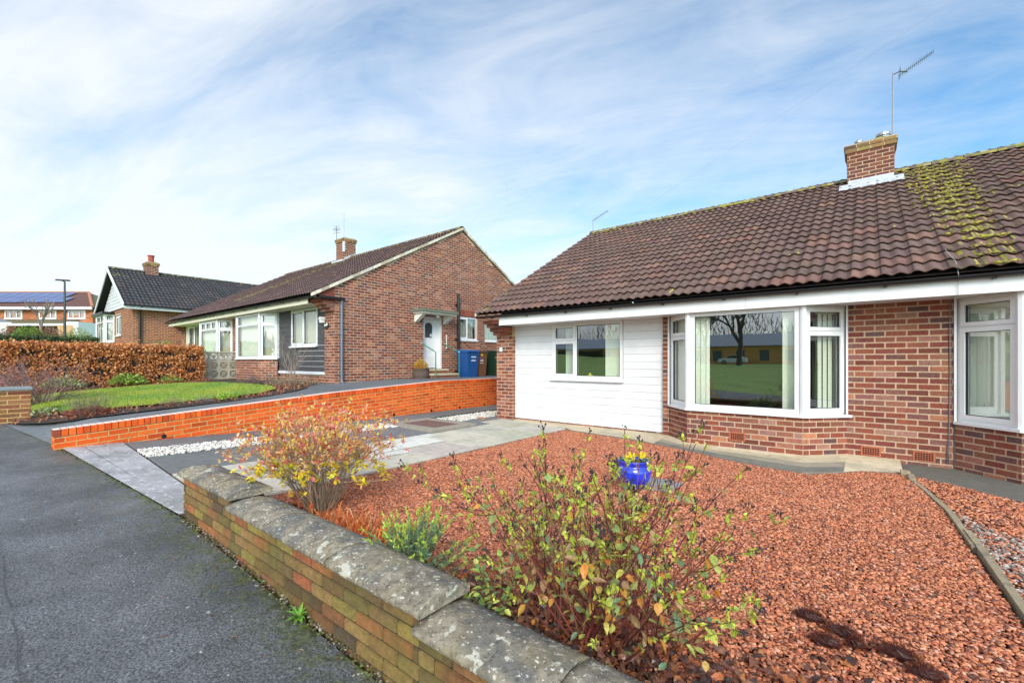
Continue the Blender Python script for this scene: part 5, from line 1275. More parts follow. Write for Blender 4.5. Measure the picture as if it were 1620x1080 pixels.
# --- blue pot
PX, PY, PZ = -1.955, 4.50, .045
T = plant('plant_pot', 'glossy cobalt blue glazed pot of yellow pansies standing on the red gravel', 'plant pot', (PX, PY, PZ)); mb = MB()
mb.lathe((PX, PY, PZ), [(.001, 0), (.105, 0), (.118, .01), (.152, .05), (.180, .11), (.187, .165), (.180, .20), (.164, .222), (.158, .232), (.160, .242), (.168, .262), (.172, .278), (.168, .286), (.158, .282), (.150, .26), (.14, .23), (.001, .23)], 40)
mb.build('pot', 'gloss_blue', T, smooth=True)
mb = MB(); mb.lathe((PX, PY, PZ), [(.001, .255), (.07, .256), (.151, .25)], 20, (.05, .03, .02)); mb.build('soil', 'soil', T)
mb = MB(); fl = MB()
for i in range(150):
    a = r.uniform(0, 6.283); q = math.sqrt(r.random()) * .155; p = Vector((PX + math.cos(a) * q, PY + math.sin(a) * q, PZ + .255 + r.uniform(0, .05))); mb.leaf(p, Vector((math.cos(a), math.sin(a), r.uniform(-.1, .9))) + rvec(r, .4), UP + rvec(r, .5), r.uniform(.02, .04), r.uniform(.012, .02), jit(r.choice([(.16, .28, .05), (.28, .38, .05), (.10, .18, .04)]), .2, r))
for i in range(17):
    a = r.uniform(0, 6.283); q = math.sqrt(r.random()) * .15; p = Vector((PX + math.cos(a) * q, PY + math.sin(a) * q, PZ + .30 + r.uniform(0, .045))); f = Vector((-PX, -PY, .8)).normalized() + rvec(r, .5); f.normalize(); s1 = f.cross(UP).normalized(); s2 = s1.cross(f)
    for k in range(5):
        t = k * 1.2566 + .3; dd = s1 * math.cos(t) + s2 * math.sin(t); w_ = s1 * -math.sin(t) + s2 * math.cos(t)
        fl.poly([p, p + dd * .010 + w_ * .009, p + dd * .019 + w_ * .006, p + dd * .019 - w_ * .006, p + dd * .010 - w_ * .009], jit((.80, .62, .01), .08, r))
    fl.poly([p + f * .002 + s1 * .004, p + f * .002 + s2 * .004, p + f * .002 - s1 * .004, p + f * .002 - s2 * .004], (.08, .02, .01))
mb.build('leaves', 'leaf', T); fl.build('flowers', 'leaf', T)
T = plant('stepping_stone', 'flat grey paving slab half buried in the gravel behind the blue pot', 'slab', (-1.85, 4.78, .02)); mb = MB()
mb.box(-2.12, -1.58, 4.58, 5.0, -.02, .040, (.26, .25, .24), bev=.008); mb.build('slab', 'slab', T)
T = plant('brick', 'loose reddish brick lying at the foot of the corner pier', 'brick', (-6.78, 7.36, .05)); mb = MB(); mb.box(-6.90, -6.69, 7.31, 7.41, .045, .11, (.36, .17, .09), bev=.008); mb.build('block', 'brick', T)

# ================================================================== neighbour's garden plants
# beech hedge
HX = -17.86
def hedge(name, label, x0, x1, y0, y1, zb, zt, pal, n, core, lw=(.05, .035), seed=1, group=None, tw=True):
    rr = random.Random(seed); T = thing(name, label, 'hedge', ((x0 + x1) / 2, (y0 + y1) / 2, zb), group)
    mb = MB(); nx, ny = 3, max(3, int((y1 - y0) / .3)); zt_ = zt
    mb.box(x0 + .14, x1 - .14, y0 + .12, y1 - .12, zb, zt - .13, core); mb.build('branches', 'stem', T)
    lf = MB()
    for i in range(n):
        f = rr.random()
        if f < .52: x, y, z = x1 + rr.gauss(-.07, .05), rr.uniform(y0, y1), rr.uniform(zb + .04, zt)
        elif f < .62: x, y, z = rr.uniform(x0, x1), y1 + rr.gauss(-.05, .05), rr.uniform(zb, zt)
        elif f < .68: x, y, z = rr.uniform(x0, x1), y0 + rr.gauss(.05, .05), rr.uniform(zb, zt)
        elif f < .94: x, y, z = rr.uniform(x0, x1), rr.uniform(y0, y1), zt + rr.gauss(-.05, .045) + .03 * math.sin(y * 2.1 + x)
        else: x, y, z = x0 + rr.gauss(.07, .05), rr.uniform(y0, y1), rr.uniform(zb, zt)
        k = math.sin(y * 5.3 + z * 7) * math.sin(z * 9 - y * 3.1)      # thin patches
        if f < .52 and k > .35 and rr.random() < .8: continue
        z = z if tw else z; z += (rr.random() < .03) * .08
        lf.leaf(Vector((x, y, z)), rvec(rr) + Vector((.5 if f < .52 else 0, 0, -.15)), rvec(rr) + Vector((.6, 0, .5)), lw[0] * rr.uniform(.7, 1.3), lw[1] * rr.uniform(.7, 1.2), jit(rr.choice(pal), .22, rr))
    lf.build('leaves', 'leaf', T); return T
BE = [(.72, .27, .07)] * 3 + [(.80, .37, .12)] * 3 + [(.44, .14, .05)] * 3 + [(.74, .42, .2), (.22, .08, .04), (.30, .11, .05), (.52, .25, .11)]
hedge('beech_hedge', 'long clipped beech hedge holding its coppery brown winter leaves along the lawn', -18.35, -17.42, -1.2, 5.1, .45, 1.86, BE, 36000, (.03, .018, .012), (.068, .046), 31)
hedge('evergreen_hedge', 'low dark green clipped hedge showing behind the top of the copper hedge', -26.6, -25.8, -2.5, 3.7, 1.0, 2.36, [(.035, .06, .015), (.05, .08, .02), (.09, .13, .03), (.03, .045, .015)], 9000, (.015, .02, .008), (.09, .06), 32)
# bare purple shrub by the pier
r = random.Random(5)
T = plant('bare_shrub', 'wide leafless shrub of fine purplish twigs behind the brick gate pier', 'shrub', (-13.9, 1.05, .5)); sm = MB()
tips = bare_bush(sm, (-13.9, 1.05, .42), r, 60, 1.12, .18, (.22, .13, .12), .009, 4, 3, 1.5, (.34, .17, .16)); sm.build('twigs', 'stem', T)
lf = MB(); leafy(lf, tips, r, 1, .03, .014, [(.40, .20, .18), (.48, .28, .24), (.30, .14, .13)]); lf.build('buds', 'leaf', T)
def clump(name, label, c, rad, h, n, pal, L=.07, W=.03, cat='plant', stems=None, group=None):
    T = plant(name, label, cat, c, group); mb = MB()
    for i in range(n):
        a = r.uniform(0, 6.283); q = math.sqrt(r.random()); p = Vector((c[0] + math.cos(a) * rad * q, c[1] + math.sin(a) * rad * q, c[2] + h * (1 - q * q * .7) * r.uniform(.25, 1)))
        mb.leaf(p, Vector((math.cos(a) * q, math.sin(a) * q, .5)) + rvec(r, .7), UP + rvec(r, .8), L * r.uniform(.6, 1.2), W * r.uniform(.7, 1.2), jit(r.choice(pal), .2, r))
    mb.build('foliage', 'leaf', T)
    if stems:
        s_ = MB(); bare_bush(s_, c, r, stems[0], stems[1], rad * .7, stems[2], stems[3], 3, 3, stems[4] if len(stems) > 4 else .4); s_.build('twigs', 'stem', T)
    return T
GR = [(.22, .36, .05), (.32, .44, .08), (.15, .25, .04), (.40, .46, .12)]
clump('perennial', 'pale green leafy clump at the hedge foot, farther left', (-17.1, 1.75, .62), .42, .32, 420, [(.36, .42, .18), (.24, .32, .10), (.44, .46, .24), (.2, .3, .08)], .09, .05)
clump('perennial', 'bright green leafy clump at the hedge foot, right of the paler clump', (-17.1, 3.1, .66), .42, .36, 480, GR, .10, .05)
clump('perennial', 'thin green shoots at the hedge foot nearest the screen wall', (-17.05, 4.1, .70), .25, .26, 160, GR, .08, .035)
clump('dry_perennial', 'dead brown flower stalks standing at the front edge of the lawn', (-9.95, 1.32, .48), .30, .16, 260, [(.30, .09, .05), (.40, .14, .07), (.22, .07, .05)], .06, .04, stems=(60, .42, (.20, .14, .10), .0035, .5))
clump('heather', 'round pinkish-brown heather mound beside the path, the larger of two', (-9.80, 2.40, .58), .20, .16, 700, [(.34, .24, .18), (.42, .32, .26), (.24, .17, .10), (.2, .2, .08)], .022, .008)
clump('heather', 'small greyish heather mound just right of the larger one', (-9.72, 2.85, .60), .17, .12, 480, [(.30, .24, .22), (.38, .32, .30), (.22, .18, .12)], .022, .008)
clump('primrose', 'lime green leafy plant at the lawn edge right of the heathers', (-9.80, 3.25, .63), .16, .12, 110, [(.42, .54, .08), (.34, .48, .06)], .10, .035)
clump('dry_shrub', 'tangled straw-brown bush at the corner of the lawn near the house', (-11.6, 5.35, .74), .62, .30, 900, [(.46, .30, .17), (.36, .22, .12), (.28, .14, .09), (.5, .38, .24)], .05, .018, stems=(70, .34, (.34, .24, .17), .004, 1.2))
clump('dry_shrub', 'low dark brown twiggy bush below the bay window', (-13.6, 5.35, .76), .60, .2, 420, [(.22, .12, .09), (.30, .18, .12), (.16, .09, .07)], .04, .016, stems=(60, .34, (.2, .13, .11), .004, 1.4))
T = plant('bare_sapling', 'tall slender leafless stems rising in front of the black boarded wall', 'shrub', (-11.95, 5.5, .74)); sm = MB(); bare_bush(sm, (-11.95, 5.5, .74), r, 14, 1.35, .08, (.30, .22, .17), .007, 4, 4, .28); sm.build('twigs', 'stem', T)
clump('green_shrub', 'rounded fresh green shrub showing above the copper hedge', (-19.7, 4.6, 1.35), .75, .75, 900, [(.22, .30, .06), (.30, .38, .09), (.15, .22, .05)], .09, .05, cat='shrub')
clump('flowering_plant', 'small purple-flecked plant beside the gate pier', (-11.2, .95, .42), .22, .14, 160, [(.16, .06, .06), (.25, .1, .08), (.5, .55, .3), (.2, .3, .08)], .06, .03)
mb = MB()
for i in range(2600):
    x, y = r.uniform(-12.2, -9.55), r.uniform(.4, 5.5)
    if r.random() < .35: x, y = r.uniform(-17.5, -16.7), r.uniform(.4, 5.2)
    if not inpoly(x, y, bed) or inpoly(x, y, LW): continue
    mb.leaf(Vector((x, y, zr(y) + .04 + r.uniform(0, .03))), rvec(r), UP + rvec(r, .8), r.uniform(.04, .08), r.uniform(.03, .05), jit(r.choice([(.34, .10, .05), (.42, .16, .07), (.24, .07, .04), (.5, .25, .12)]), .2, r), curl=.3)
st(mb.build('fallen_leaves', 'leaf'), 'stuff')
# planter by the door step
T = plant('planter', 'dark stump-like planter with an orange-leaved shrub beside the door steps', 'planter', (-10.9, 8.95, .84)); mb = MB()
mb.lathe((-10.9, 9.0, .84), [(.24, 0), (.26, .1), (.245, .22), (.265, .30), (.22, .30), (.2, .27), (.001, .27)], 14, (.10, .065, .05)); mb.build('tub', 'attr_matt', T); mb = MB()
for i in range(330):
    a = r.uniform(0, 6.283); q = math.sqrt(r.random()); p = Vector((-10.9 + math.cos(a) * .22 * q, 9.0 + math.sin(a) * .22 * q, 1.13 + .36 * (1 - q * .6) * r.random())); mb.leaf(p, Vector((math.cos(a) * .4, math.sin(a) * .4, 1)) + rvec(r, .3), UP + rvec(r, .7), .06, .02, jit(r.choice([(.62, .26, .02), (.68, .40, .03), (.5, .14, .02), (.4, .36, .04)]), .15, r))
mb.build('foliage', 'leaf', T)
# handrails
for (y, lab) in ((9.26, 'green metal handrail on the near side of the door steps'), (10.27, 'green metal handrail on the far side of the door steps, beside the blue bin')):
    T = plant('handrail', lab, 'handrail', (-10.5, y, .8), 'green handrails by the side door'); mb = MB(); mb.tube([(-11.17, y, 1.95), (-10.5, y, 1.665)], .018, 8, (.03, .20, .12)); mb.build('rail', 'attr', T)
    mb = MB(); mb.tube([(-10.5, y, .62), (-10.5, y, 1.67)], .018, 8, (.03, .20, .12)); mb.blob((-10.5, y, 1.675), .024, .024, .024, (.55, .6, .55), 0); mb.blob((-11.18, y, 1.955), .03, .03, .03, (.5, .45, .4), 0); mb.build('post', 'attr', T)
# wheelie bins
def bin_(x0, x1, y0, y1, z0, z1, col, lid, lab, marks):
    T = thing('wheelie_bin', lab, 'wheelie bin', ((x0 + x1) / 2, (y0 + y1) / 2, z0), 'wheelie bins by the side wall'); k = .045; zl = z1 - .07
    mb = MB(); mb.hexa([(x0 + k, y0 + k, z0 + .02), (x1 - k, y0 + k, z0 + .02), (x1 - k, y1 - k, z0 + .02), (x0 + k, y1 - k, z0 + .02), (x0, y0, zl), (x1, y0, zl), (x1, y1, zl), (x0, y1, zl)], col)
    mb.box(x0 - .012, x1 + .012, y0 - .012, y1 + .012, zl - .05, zl - .0, col, bev=.006); mb.build('body', 'attr', T)
    mb = MB(); a = [(x0 - .03, y0 - .025, zl), (x1 + .035, y0 - .025, zl), (x1 + .035, y1 + .025, zl), (x0 - .03, y1 + .025, zl)]; t = [(x0 + .03, y0 + .03, z1), (x1 - .05, y0 + .03, z1 - .012), (x1 - .05, y1 - .03, z1 - .012), (x0 + .03, y1 - .03, z1)]
    m_ = [(p[0], p[1], p[2] + .03) for p in a]; mb.add(a + m_ + t, [(0, 1, 5, 4), (1, 2, 6, 5), (2, 3, 7, 6), (3, 0, 4, 7), (4, 5, 9, 8), (5, 6, 10, 9), (6, 7, 11, 10), (7, 4, 8, 11), (8, 9, 10, 11), (3, 2, 1, 0)], lid); mb.build('lid', 'attr', T)
    for y in (y0 + .03, y1 - .03):
        mb = MB(); mb.tube([(x0 + .02, y - .02, z0 + .09), (x0 + .02, y + .02, z0 + .09)], .09, 12, (.015, .015, .015)); mb.build('wheel', 'attr', T)
    mb = MB(); mb.tube([(x0 - .06, y0 + .05, zl + .01), (x0 - .06, y1 - .05, zl + .01)], .014, 6, col); mb.build('handle', 'attr', T)
    if marks:
        mb = MB()
        for (zz, h, yy0, yy1, c) in marks:
            t_ = (zz - z0) / (zl - z0); xx = x1 - k * (1 - t_) + .004; n = max(1, int((yy1 - yy0) / .03))
            for i in range(n):
                g = (yy1 - yy0) / n; hh = h * (1 if n == 1 else r.uniform(.6, 1)); mb.poly([(xx, y0 + yy0 + i * g, zz), (xx, y0 + yy0 + (i + (1 if n == 1 else .8)) * g, zz), (xx + .002, y0 + yy0 + (i + (1 if n == 1 else .8)) * g, zz + hh), (xx + .002, y0 + yy0 + i * g, zz + hh)], c)
        mb.build('marking', 'attr', T)
Wh = (.75, .78, .8)
bin_(-10.98, -10.45, 10.62, 11.17, .80, 1.77, (.010, .07, .24), (.02, .11, .33), 'blue wheelie bin, largest and nearest the soil pipe', [(1.50, .05, .18, .42, Wh), (1.38, .055, .18, .40, Wh)])
bin_(-11.05, -10.58, 11.28, 11.75, .80, 1.76, (.15, .06, .03), (.10, .045, .03), 'brown wheelie bin with a yellow sticker beside the blue one', [(1.56, .08, .14, .24, (.85, .6, .02)), (1.47, .03, .12, .27, (.35, .2, .5)), (1.38, .05, .12, .27, Wh), (1.30, .03, .12, .27, Wh)])
bin_(-11.05, -10.55, 12.1, 12.62, .80, 1.78, (.012, .035, .02), (.015, .03, .02), 'dark green wheelie bin half hidden behind the corner pier', [(1.50, .03, .06, .2, Wh)])

# ================================================================== aerials, wires, lamp, far vegetation
DM = (.10, .10, .11)
T = thing('tv_aerial', 'tall television aerial on a mast beside the near chimney, its boom pointing up right', 'aerial', (.40, 12.35, 5.9)); mb = MB(); mb.tube([(.40, 12.33, 5.6), (.41, 12.33, 7.47)], .013, 6, (.25, .25, .27)); mb.build('mast', 'attr', T)
mb = MB(); mb.tube([(.41, 12.33, 7.42), (.52, 12.33, 7.45), (.64, 12.33, 7.39)], .012, 5, DM); mb.tube([(.5, 12.33, 7.36), (1.03, 12.33, 7.64)], .007, 5, DM)
for i in range(16):
    t = i / 15; x, z = .56 + .47 * t, 7.39 + .25 * t; mb.tube([(x, 12.18 + .03 * t, z), (x, 12.48 - .03 * t, z)], .003, 3, DM)
    mb.tube([(x - .008, 12.33, z + .02), (x + .008, 12.33, z - .02)], .003, 3, DM)
for z in (7.50, 7.44, 7.38, 7.32): mb.tube([(.53, 12.2, z), (.50, 12.46, z)], .004, 3, DM)
mb.tube([(.52, 12.33, 7.30), (.53, 12.33, 7.5)], .006, 4, DM); mb.build('boom', 'attr', T)
T = thing('tv_aerial', 'small aerial rod standing behind the left end of the near ridge', 'aerial', (-6.72, 12.4, 5.3)); mb = MB(); mb.tube([(-6.72, 12.4, 5.2), (-6.72, 12.4, 5.80)], .012, 5, (.3, .3, .32)); mb.build('mast', 'attr', T); mb = MB(); mb.tube([(-6.74, 12.4, 5.77), (-6.2, 12.4, 5.98)], .010, 5, (.22, .22, .25))
for i in range(9): mb.tube([(-6.66 + i * .055, 12.3, 5.80 + i * .021), (-6.66 + i * .055, 12.5, 5.80 + i * .021)], .003, 3, DM)
mb.build('boom', 'attr', T)
T = thing('tv_aerial', 'aerial with short cross bars left of the neighbour\'s chimney', 'aerial', (-18.97, 10.75, 5.9)); mb = MB(); mb.tube([(-18.95, 10.75, 5.7), (-18.95, 10.75, 7.55)], .013, 5, DM); mb.build('mast', 'attr', T); mb = MB()
for z, l in ((7.52, .10), (7.42, .16), (7.32, .12), (7.22, .18)): mb.tube([(-18.95 - l, 10.75 - l * .5, z), (-18.95 + l, 10.75 + l * .5, z + .03)], .008, 4, DM); 
mb.tube([(-19.0, 10.6, 7.37), (-18.9, 10.9, 7.42)], .01, 4, DM); mb.build('elements', 'attr', T)
T = thing('radio_aerial', 'thin upright whip aerial on the corner of the neighbour\'s chimney', 'aerial', (-18.17, 10.66, 6)); mb = MB(); mb.tube([(-18.17, 10.66, 6.2), (-18.17, 10.66, 7.95)], .008, 5, (.3, .3, .32)); mb.build('rod', 'attr', T)
mb = MB(); mb.box(-18.22, -18.15, 10.62, 10.69, 6.25, 6.7, (.7, .7, .72)); 
for i in range(4): mb.tube([(-18.28, 10.62, 6.3 + i * .1), (-18.05, 10.68, 6.36 + i * .1)], .012, 4, (.75, .75, .78))
mb.build('bracket', 'attr', T)
def wire(a, b, lab, sag=.1, rad=.004):
    T = thing('telephone_wire', lab, 'wire', a); a, b = Vector(a), Vector(b); mb = MB(); n = 16
    mb.tube([a.lerp(b, i / n) - Vector((0, 0, sag * 4 * (i / n) * (1 - i / n))) for i in range(n + 1)], rad, 4, (.42, .45, .5)); mb.build('cable', 'attr', T)
wire((-6.0, 12.3, 5.36), (9.2, 5.7, 8.4), 'thin overhead wire rising to the right from the near ridge', .0, .0016)
wire((-11.2, 11.1, 5.95), (-9.0, 14.6, 10.6), 'faint overhead wire rising from the neighbour\'s gable apex, left one of two', 0, .002)
wire((-11.2, 11.6, 5.6), (-8.3, 14.9, 10.3), 'faint overhead wire rising beside the gable apex, right one of two', 0, .002)
T = thing('street_lamp', 'slim dark street lamp post in front of the far brick house', 'street lamp', (-42, 4.32, 2.2)); mb = MB(); mb.tube([(-42, 4.32, 2.0), (-42, 4.32, 3.2), (-42, 4.32, 6.7)], [.09, .075, .05], 8, (.03, .03, .035)); mb.build('post', 'attr', T)
mb = MB(); mb.tube([(-42, 4.32, 6.7), (-42, 4.05, 6.8), (-42, 3.9, 6.8)], .035, 6, (.03, .03, .035)); mb.hexa([(-42.1, 3.85, 6.72), (-41.9, 3.85, 6.72), (-41.9, 4.6, 6.76), (-42.1, 4.6, 6.76), (-42.06, 3.9, 6.82), (-41.94, 3.9, 6.82), (-41.94, 4.55, 6.86), (-42.06, 4.55, 6.86)], (.05, .05, .06)); mb.build('lamp_head', 'attr', T)
def far(px, py, dist):     # position at a given distance along the line of sight (metres)
    u = px - 810; return ((-438.8 + .7791 * u) / 700 * dist, (545.4 + .6269 * u) / 700 * dist, 1.38 + (571 - py) / 700 * dist)
def tree(name, label, base, h, seed, lv=6, col=(.15, .12, .10), r0=None, spread=.55, n=3, ratio=(.62, .82), cat='tree', group=None):
    rr = random.Random(seed); T = thing(name, label, cat, base, group); tk = MB(); cr = MB()
    def grow(p, d, L, rad, k):
        pts, d2 = stem_path(rr, p, d, L, 3, .10, .02); (tk if k == 0 else cr).tube(pts, [rad, rad * .88, rad * .78, rad * .68], 6 if k < 2 else 3, jit(col, .12, rr), cap=False)
        if k >= lv: return
        for _ in range(n if k < lv - 1 else 2): grow(pts[-1] if rr.random() < .7 else pts[2], d2 + rvec(rr, spread) + Vector((0, 0, .12)), L * rr.uniform(*ratio), rad * .66, k + 1)
    grow(Vector(base), Vector((0, 0, 1)), h * .26, r0 or h * .025, 0); tk.build('trunk', 'stem', T); cr.build('crown', 'stem', T); return T
b0 = far(66, 538, 34); tree('bare_tree', 'small leafless tree with upswept branches in front of the far brick house', b0, 4.6, 77, 5, (.30, .22, .18), .10, .5, 3)
def farclump(name, lab, px, py, dist, w_, h, pal, n=500, L=.2):
    c = far(px, py, dist); clump(name, lab, (c[0], c[1], c[2]), w_, h, n, pal, L, L * .6, cat='shrub')
farclump('conifer_bush', 'domed yellow-green bush beyond the hedges, left of the bare tree', 45, 537, 32, .85, 1.05, [(.20, .30, .05), (.28, .38, .07), (.12, .20, .04)], 1300, .12)
farclump('copper_shrub', 'reddish-brown bush beyond the hedges at the far left', 19, 537, 33, .8, 1.0, [(.26, .12, .10), (.34, .18, .13), (.2, .1, .09)], 800, .12)
farclump('copper_shrub', 'brown shrub around the foot of the small bare tree', 78, 538, 33, 1.0, 1.05, [(.34, .18, .13), (.28, .14, .1), (.4, .26, .16)], 900, .12)
farclump('pale_shrub', 'pale yellow-green shrub right of the street lamp', 124, 537, 33, .7, .95, [(.36, .40, .16), (.30, .34, .12), (.44, .42, .22)], 700, .12)
T = thing('fence', 'orange-brown timber fence panel beside the street lamp, in front of the far house', 'fence', far(98, 536, 38)); mb = MB(); a = Vector(far(91, 538, 38)); b_ = Vector(far(116, 538, 38))
for i in range(12): p, q = a.lerp(b_, i / 12), a.lerp(b_, (i + .94) / 12); mb.poly([p, q, q + Vector((0, 0, 1.3)), p + Vector((0, 0, 1.3))], jit((.50, .30, .14), .12, r)); mb.poly([p + Vector((-.03, 0, 0)), q + Vector((-.03, 0, 0)), q + Vector((-.03, 0, 1.3)), p + Vector((-.03, 0, 1.3))], (.4, .24, .12))
mb.build('panel', 'attr_matt', T)
# corner of a pale bungalow at the very edge
c0 = Vector(far(-30, 540, 36)); c1 = Vector(far(11, 540, 36)); T = thing('bungalow', 'grey-roofed pale bungalow cut by the left edge of the photo', 'house', tuple(c0)); mb = MB(); dpt = Vector((-4.2, .0, 0))
mb.hexa([c0, c1, c1 + dpt, c0 + dpt, c0 + UP * 1.55, c1 + UP * 1.55, c1 + dpt + UP * 1.55, c0 + dpt + UP * 1.55], (.55, .52, .47)); mb.build('wall', 'attr_matt', T)
mb = MB(); e = (c1 - c0).normalized() * .35; a, b_ = c0 - e + UP * 1.55, c1 + e + UP * 1.55; mid = dpt * .5 + UP * .55; mb.add([a, b_, b_ + dpt, a + dpt, a + mid, b_ + mid - e * 3], [(0, 1, 5, 4), (1, 2, 5), (2, 3, 4, 5), (3, 0, 4)], (.16, .16, .17)); mb.hexa([a - UP * .14 + dpt * -.02, b_ - UP * .14 + dpt * -.02, b_ - UP * .14, a - UP * .14, a + dpt * -.02, b_ + dpt * -.02, b_, a], (.75, .75, .74)); mb.build('roof', 'attr_matt', T)
# objects standing in the windows
T = thing('ornament', 'small yellow ornament with a white knob inside the window of the white clad wall', 'ornament', (-4.40, 8.0, 1.03)); mb = MB(); mb.lathe((-4.40, 8.0, 1.03), [(.001, 0), (.05, 0), (.075, .02), (.08, .045), (.06, .06), (.03, .075), (.02, .085), (.024, .10), (.001, .115)], 16, (.72, .60, .05)); mb.build('bowl', 'attr', T, smooth=True)
T = thing('glass_dish', 'small cut glass dish on the sill inside the wide bay window', 'dish', (-1.42, 7.48, .64)); mb = MB()
for k in range(7): a = k * .9; mb.blob((-1.42 + math.cos(a) * .05, 7.5 + math.sin(a) * .03, .655), .022, .018, .02, (.7, .74, .72), .2)
mb.build('dish', 'attr', T)

# ================================================================== across the street (seen in the window reflections)
T = thing('school_building', 'long low orange building with blue-grey roof, reflected in the bay window', 'building', (-16, -72, .85)); mb = MB()
O = (12, -68, .85); U = (-1, 0); ops = [(3 + i * 3.6, 4.4 + i * 3.6, 1.4, 3.2) for i in range(19)]
wallsheet(mb, O, U, 75, .7, 3.9, ops, mi=0, col=(.90, .48, .16)); mb.box(-63, 12, -80, -79.8, .7, 3.9, (.8, .42, .15)); mb.build('wall', 'attr_matt', T)
mb = MB(); mb.hexa([(12.8, -67.2, 3.85), (-63.8, -67.2, 3.85), (-63.8, -67.2, 3.86), (12.8, -67.2, 3.86), (12.8, -67.2, 4.0), (-63.8, -67.2, 4.0), (-63.8, -74, 6.3), (12.8, -74, 6.3)], (.36, .41, .46)); mb.poly([(12.8, -80.6, 4), (-63.8, -80.6, 4), (-63.8, -74, 6.3), (12.8, -74, 6.3)], (.2, .23, .27)); mb.build('roof', 'attr_matt', T)
mb = MB()
for o in ops: mb.box(12 - o[1], 12 - o[0], -68.12, -68.08, 1.4, 3.2, (.12, .16, .17))
mb.build('windows', 'attr', T)
st_ = [('bare_tree', 'tall bare tree on the playing field, reflected in the bay window', (-13.8, -52, .75), 17, 111), ('bare_tree', 'bare tree near the left end of the school building, seen only as a reflection', (-30, -60, .85), 13, 102), ('bare_tree', 'bare tree beyond the field reflected at the right side of the window', (-2, -56, .8), 14, 103), ('bare_tree', 'bare tree far along the field edge, reflected in the smaller window', (-48, -50, 1.5), 14, 104), ('bare_tree', 'bare tree beside the school, between two taller reflected trees', (-22, -64, .85), 12, 105)]
for nme, lab, bs, h, sd_ in st_: tree(nme, lab, bs, h, sd_, 7, (.10, .08, .06), h * .024, .62, 3)
def ref_hedge(lab, x0, x1, y0, y1, zb, zt, seed): hedge('field_hedge', lab, x0, x1, y0, y1, zb, zt, [(.06, .09, .03), (.09, .12, .04), (.13, .10, .05)], 2500, (.03, .04, .02), (.3, .2), seed)
ref_hedge('green hedge along the far side of the field, seen in reflection', -90, -40, -62, -60, 1.0, 3.4, 41)
rr = random.Random(88); mb = MB()
for i in range(5200):     # winter woodland band behind the school
    x = rr.uniform(-110, 60); z = 1 + 11 * rr.random() ** 1.3 * (.75 + .25 * math.sin(x * .21)); y = -92 + rr.uniform(-4, 4); p = Vector((x, y, z)); d = Vector((rr.uniform(-.6, .6), rr.uniform(-.3, .3), 1)).normalized(); q = Vector((rr.uniform(.04, .12), 0, 0)); l = rr.uniform(1, 3.5)
    mb.poly([p - q, p + q, p + d * l], jit(rr.choice([(.12, .09, .07), (.09, .08, .06), (.08, .09, .05)]), .2, rr))
st(mb.build('distant_wood', 'stem'), 'stuff')
T = thing('parked_car', 'white hatchback parked in front of the reflected school building', 'car', (-17.2, -64.5, .85)); mb = MB()
pf = [(-2.1, .35), (-2.1, .75), (-1.9, .92), (-1.2, .98), (-.55, 1.42), (.9, 1.46), (1.6, 1.1), (2.05, .98), (2.1, .5), (2.05, .3)]
fr0 = [(-17.2 + x, -63.7, .85 + z) for x, z in pf]; bk0 = [(-17.2 + x, -65.3, .85 + z) for x, z in pf]; n = len(pf)
mb.add(fr0 + bk0, [tuple(range(n))[::-1], tuple(range(n, 2 * n))] + [(i, (i + 1) % n, n + (i + 1) % n, n + i) for i in range(n)], (.88, .89, .9)); BD = mb.build('body', 'attr', T)
mb = MB(); mb.poly([(-17.2 + x, -63.69, .85 + z) for x, z in ((-1.05, .98), (-.5, 1.36), (.85, 1.40), (1.4, 1.05))], (.02, .025, .03)); mb.build('side_window', 'attr', T)
for x in (-1.3, 1.3):
    mb = MB(); mb.tube([(-17.2 + x, -63.66, 1.17), (-17.2 + x, -63.95, 1.17)], .33, 14, (.02, .02, .02)); wh = mb.build('wheel', 'attr', T)
    mb = MB(); mb.tube([(-17.2 + x, -63.64, 1.17), (-17.2 + x, -63.67, 1.17)], .2, 12, (.4, .4, .42)); mb.build('rim', 'metal', wh)
# ================================================================== camera, light, sky
cam = bpy.data.cameras.new('camera'); co_ = bpy.data.objects.new('camera', cam); COL.objects.link(co_)
co_.location = (0, 0, 1.38); co_.rotation_euler = (R(90), 0, R(38.82))
cam.sensor_width = 36; cam.lens = 36 * 700 / 1620; cam.shift_y = 31 / 1620; cam.clip_end = 3000; cam.clip_start = .05
S.camera = co_
EL, AZ = 30, 38      # sun elevation; azimuth from -Y towards +X
sdir = Vector((math.cos(R(EL)) * math.sin(R(AZ)), -math.cos(R(EL)) * math.cos(R(AZ)), math.sin(R(EL))))
sl_ = bpy.data.lights.new('sun', 'SUN'); sl_.energy = 2.0; sl_.angle = R(20); sl_.color = (1, .90, .75)
so_ = bpy.data.objects.new('sun', sl_); COL.objects.link(so_); so_.rotation_euler = sdir.to_track_quat('Z', 'Y').to_euler()
w = bpy.data.worlds.new('World'); S.world = w; w.use_nodes = True; nt = w.node_tree
bg = nt.nodes['Background']; sky = nt.nodes.new('ShaderNodeTexSky'); sky.sky_type = 'NISHITA'; sky.sun_disc = False
sky.sun_elevation = R(EL); sky.sun_rotation = math.atan2(sdir.x, sdir.y); sky.air_density = 1.0; sky.dust_density = .6; sky.ozone_density = 1.6
tc = nt.nodes.new('ShaderNodeTexCoord'); sp = nt.nodes.new('ShaderNodeSeparateXYZ'); nt.links.new(tc.outputs['Generated'], sp.inputs[0])
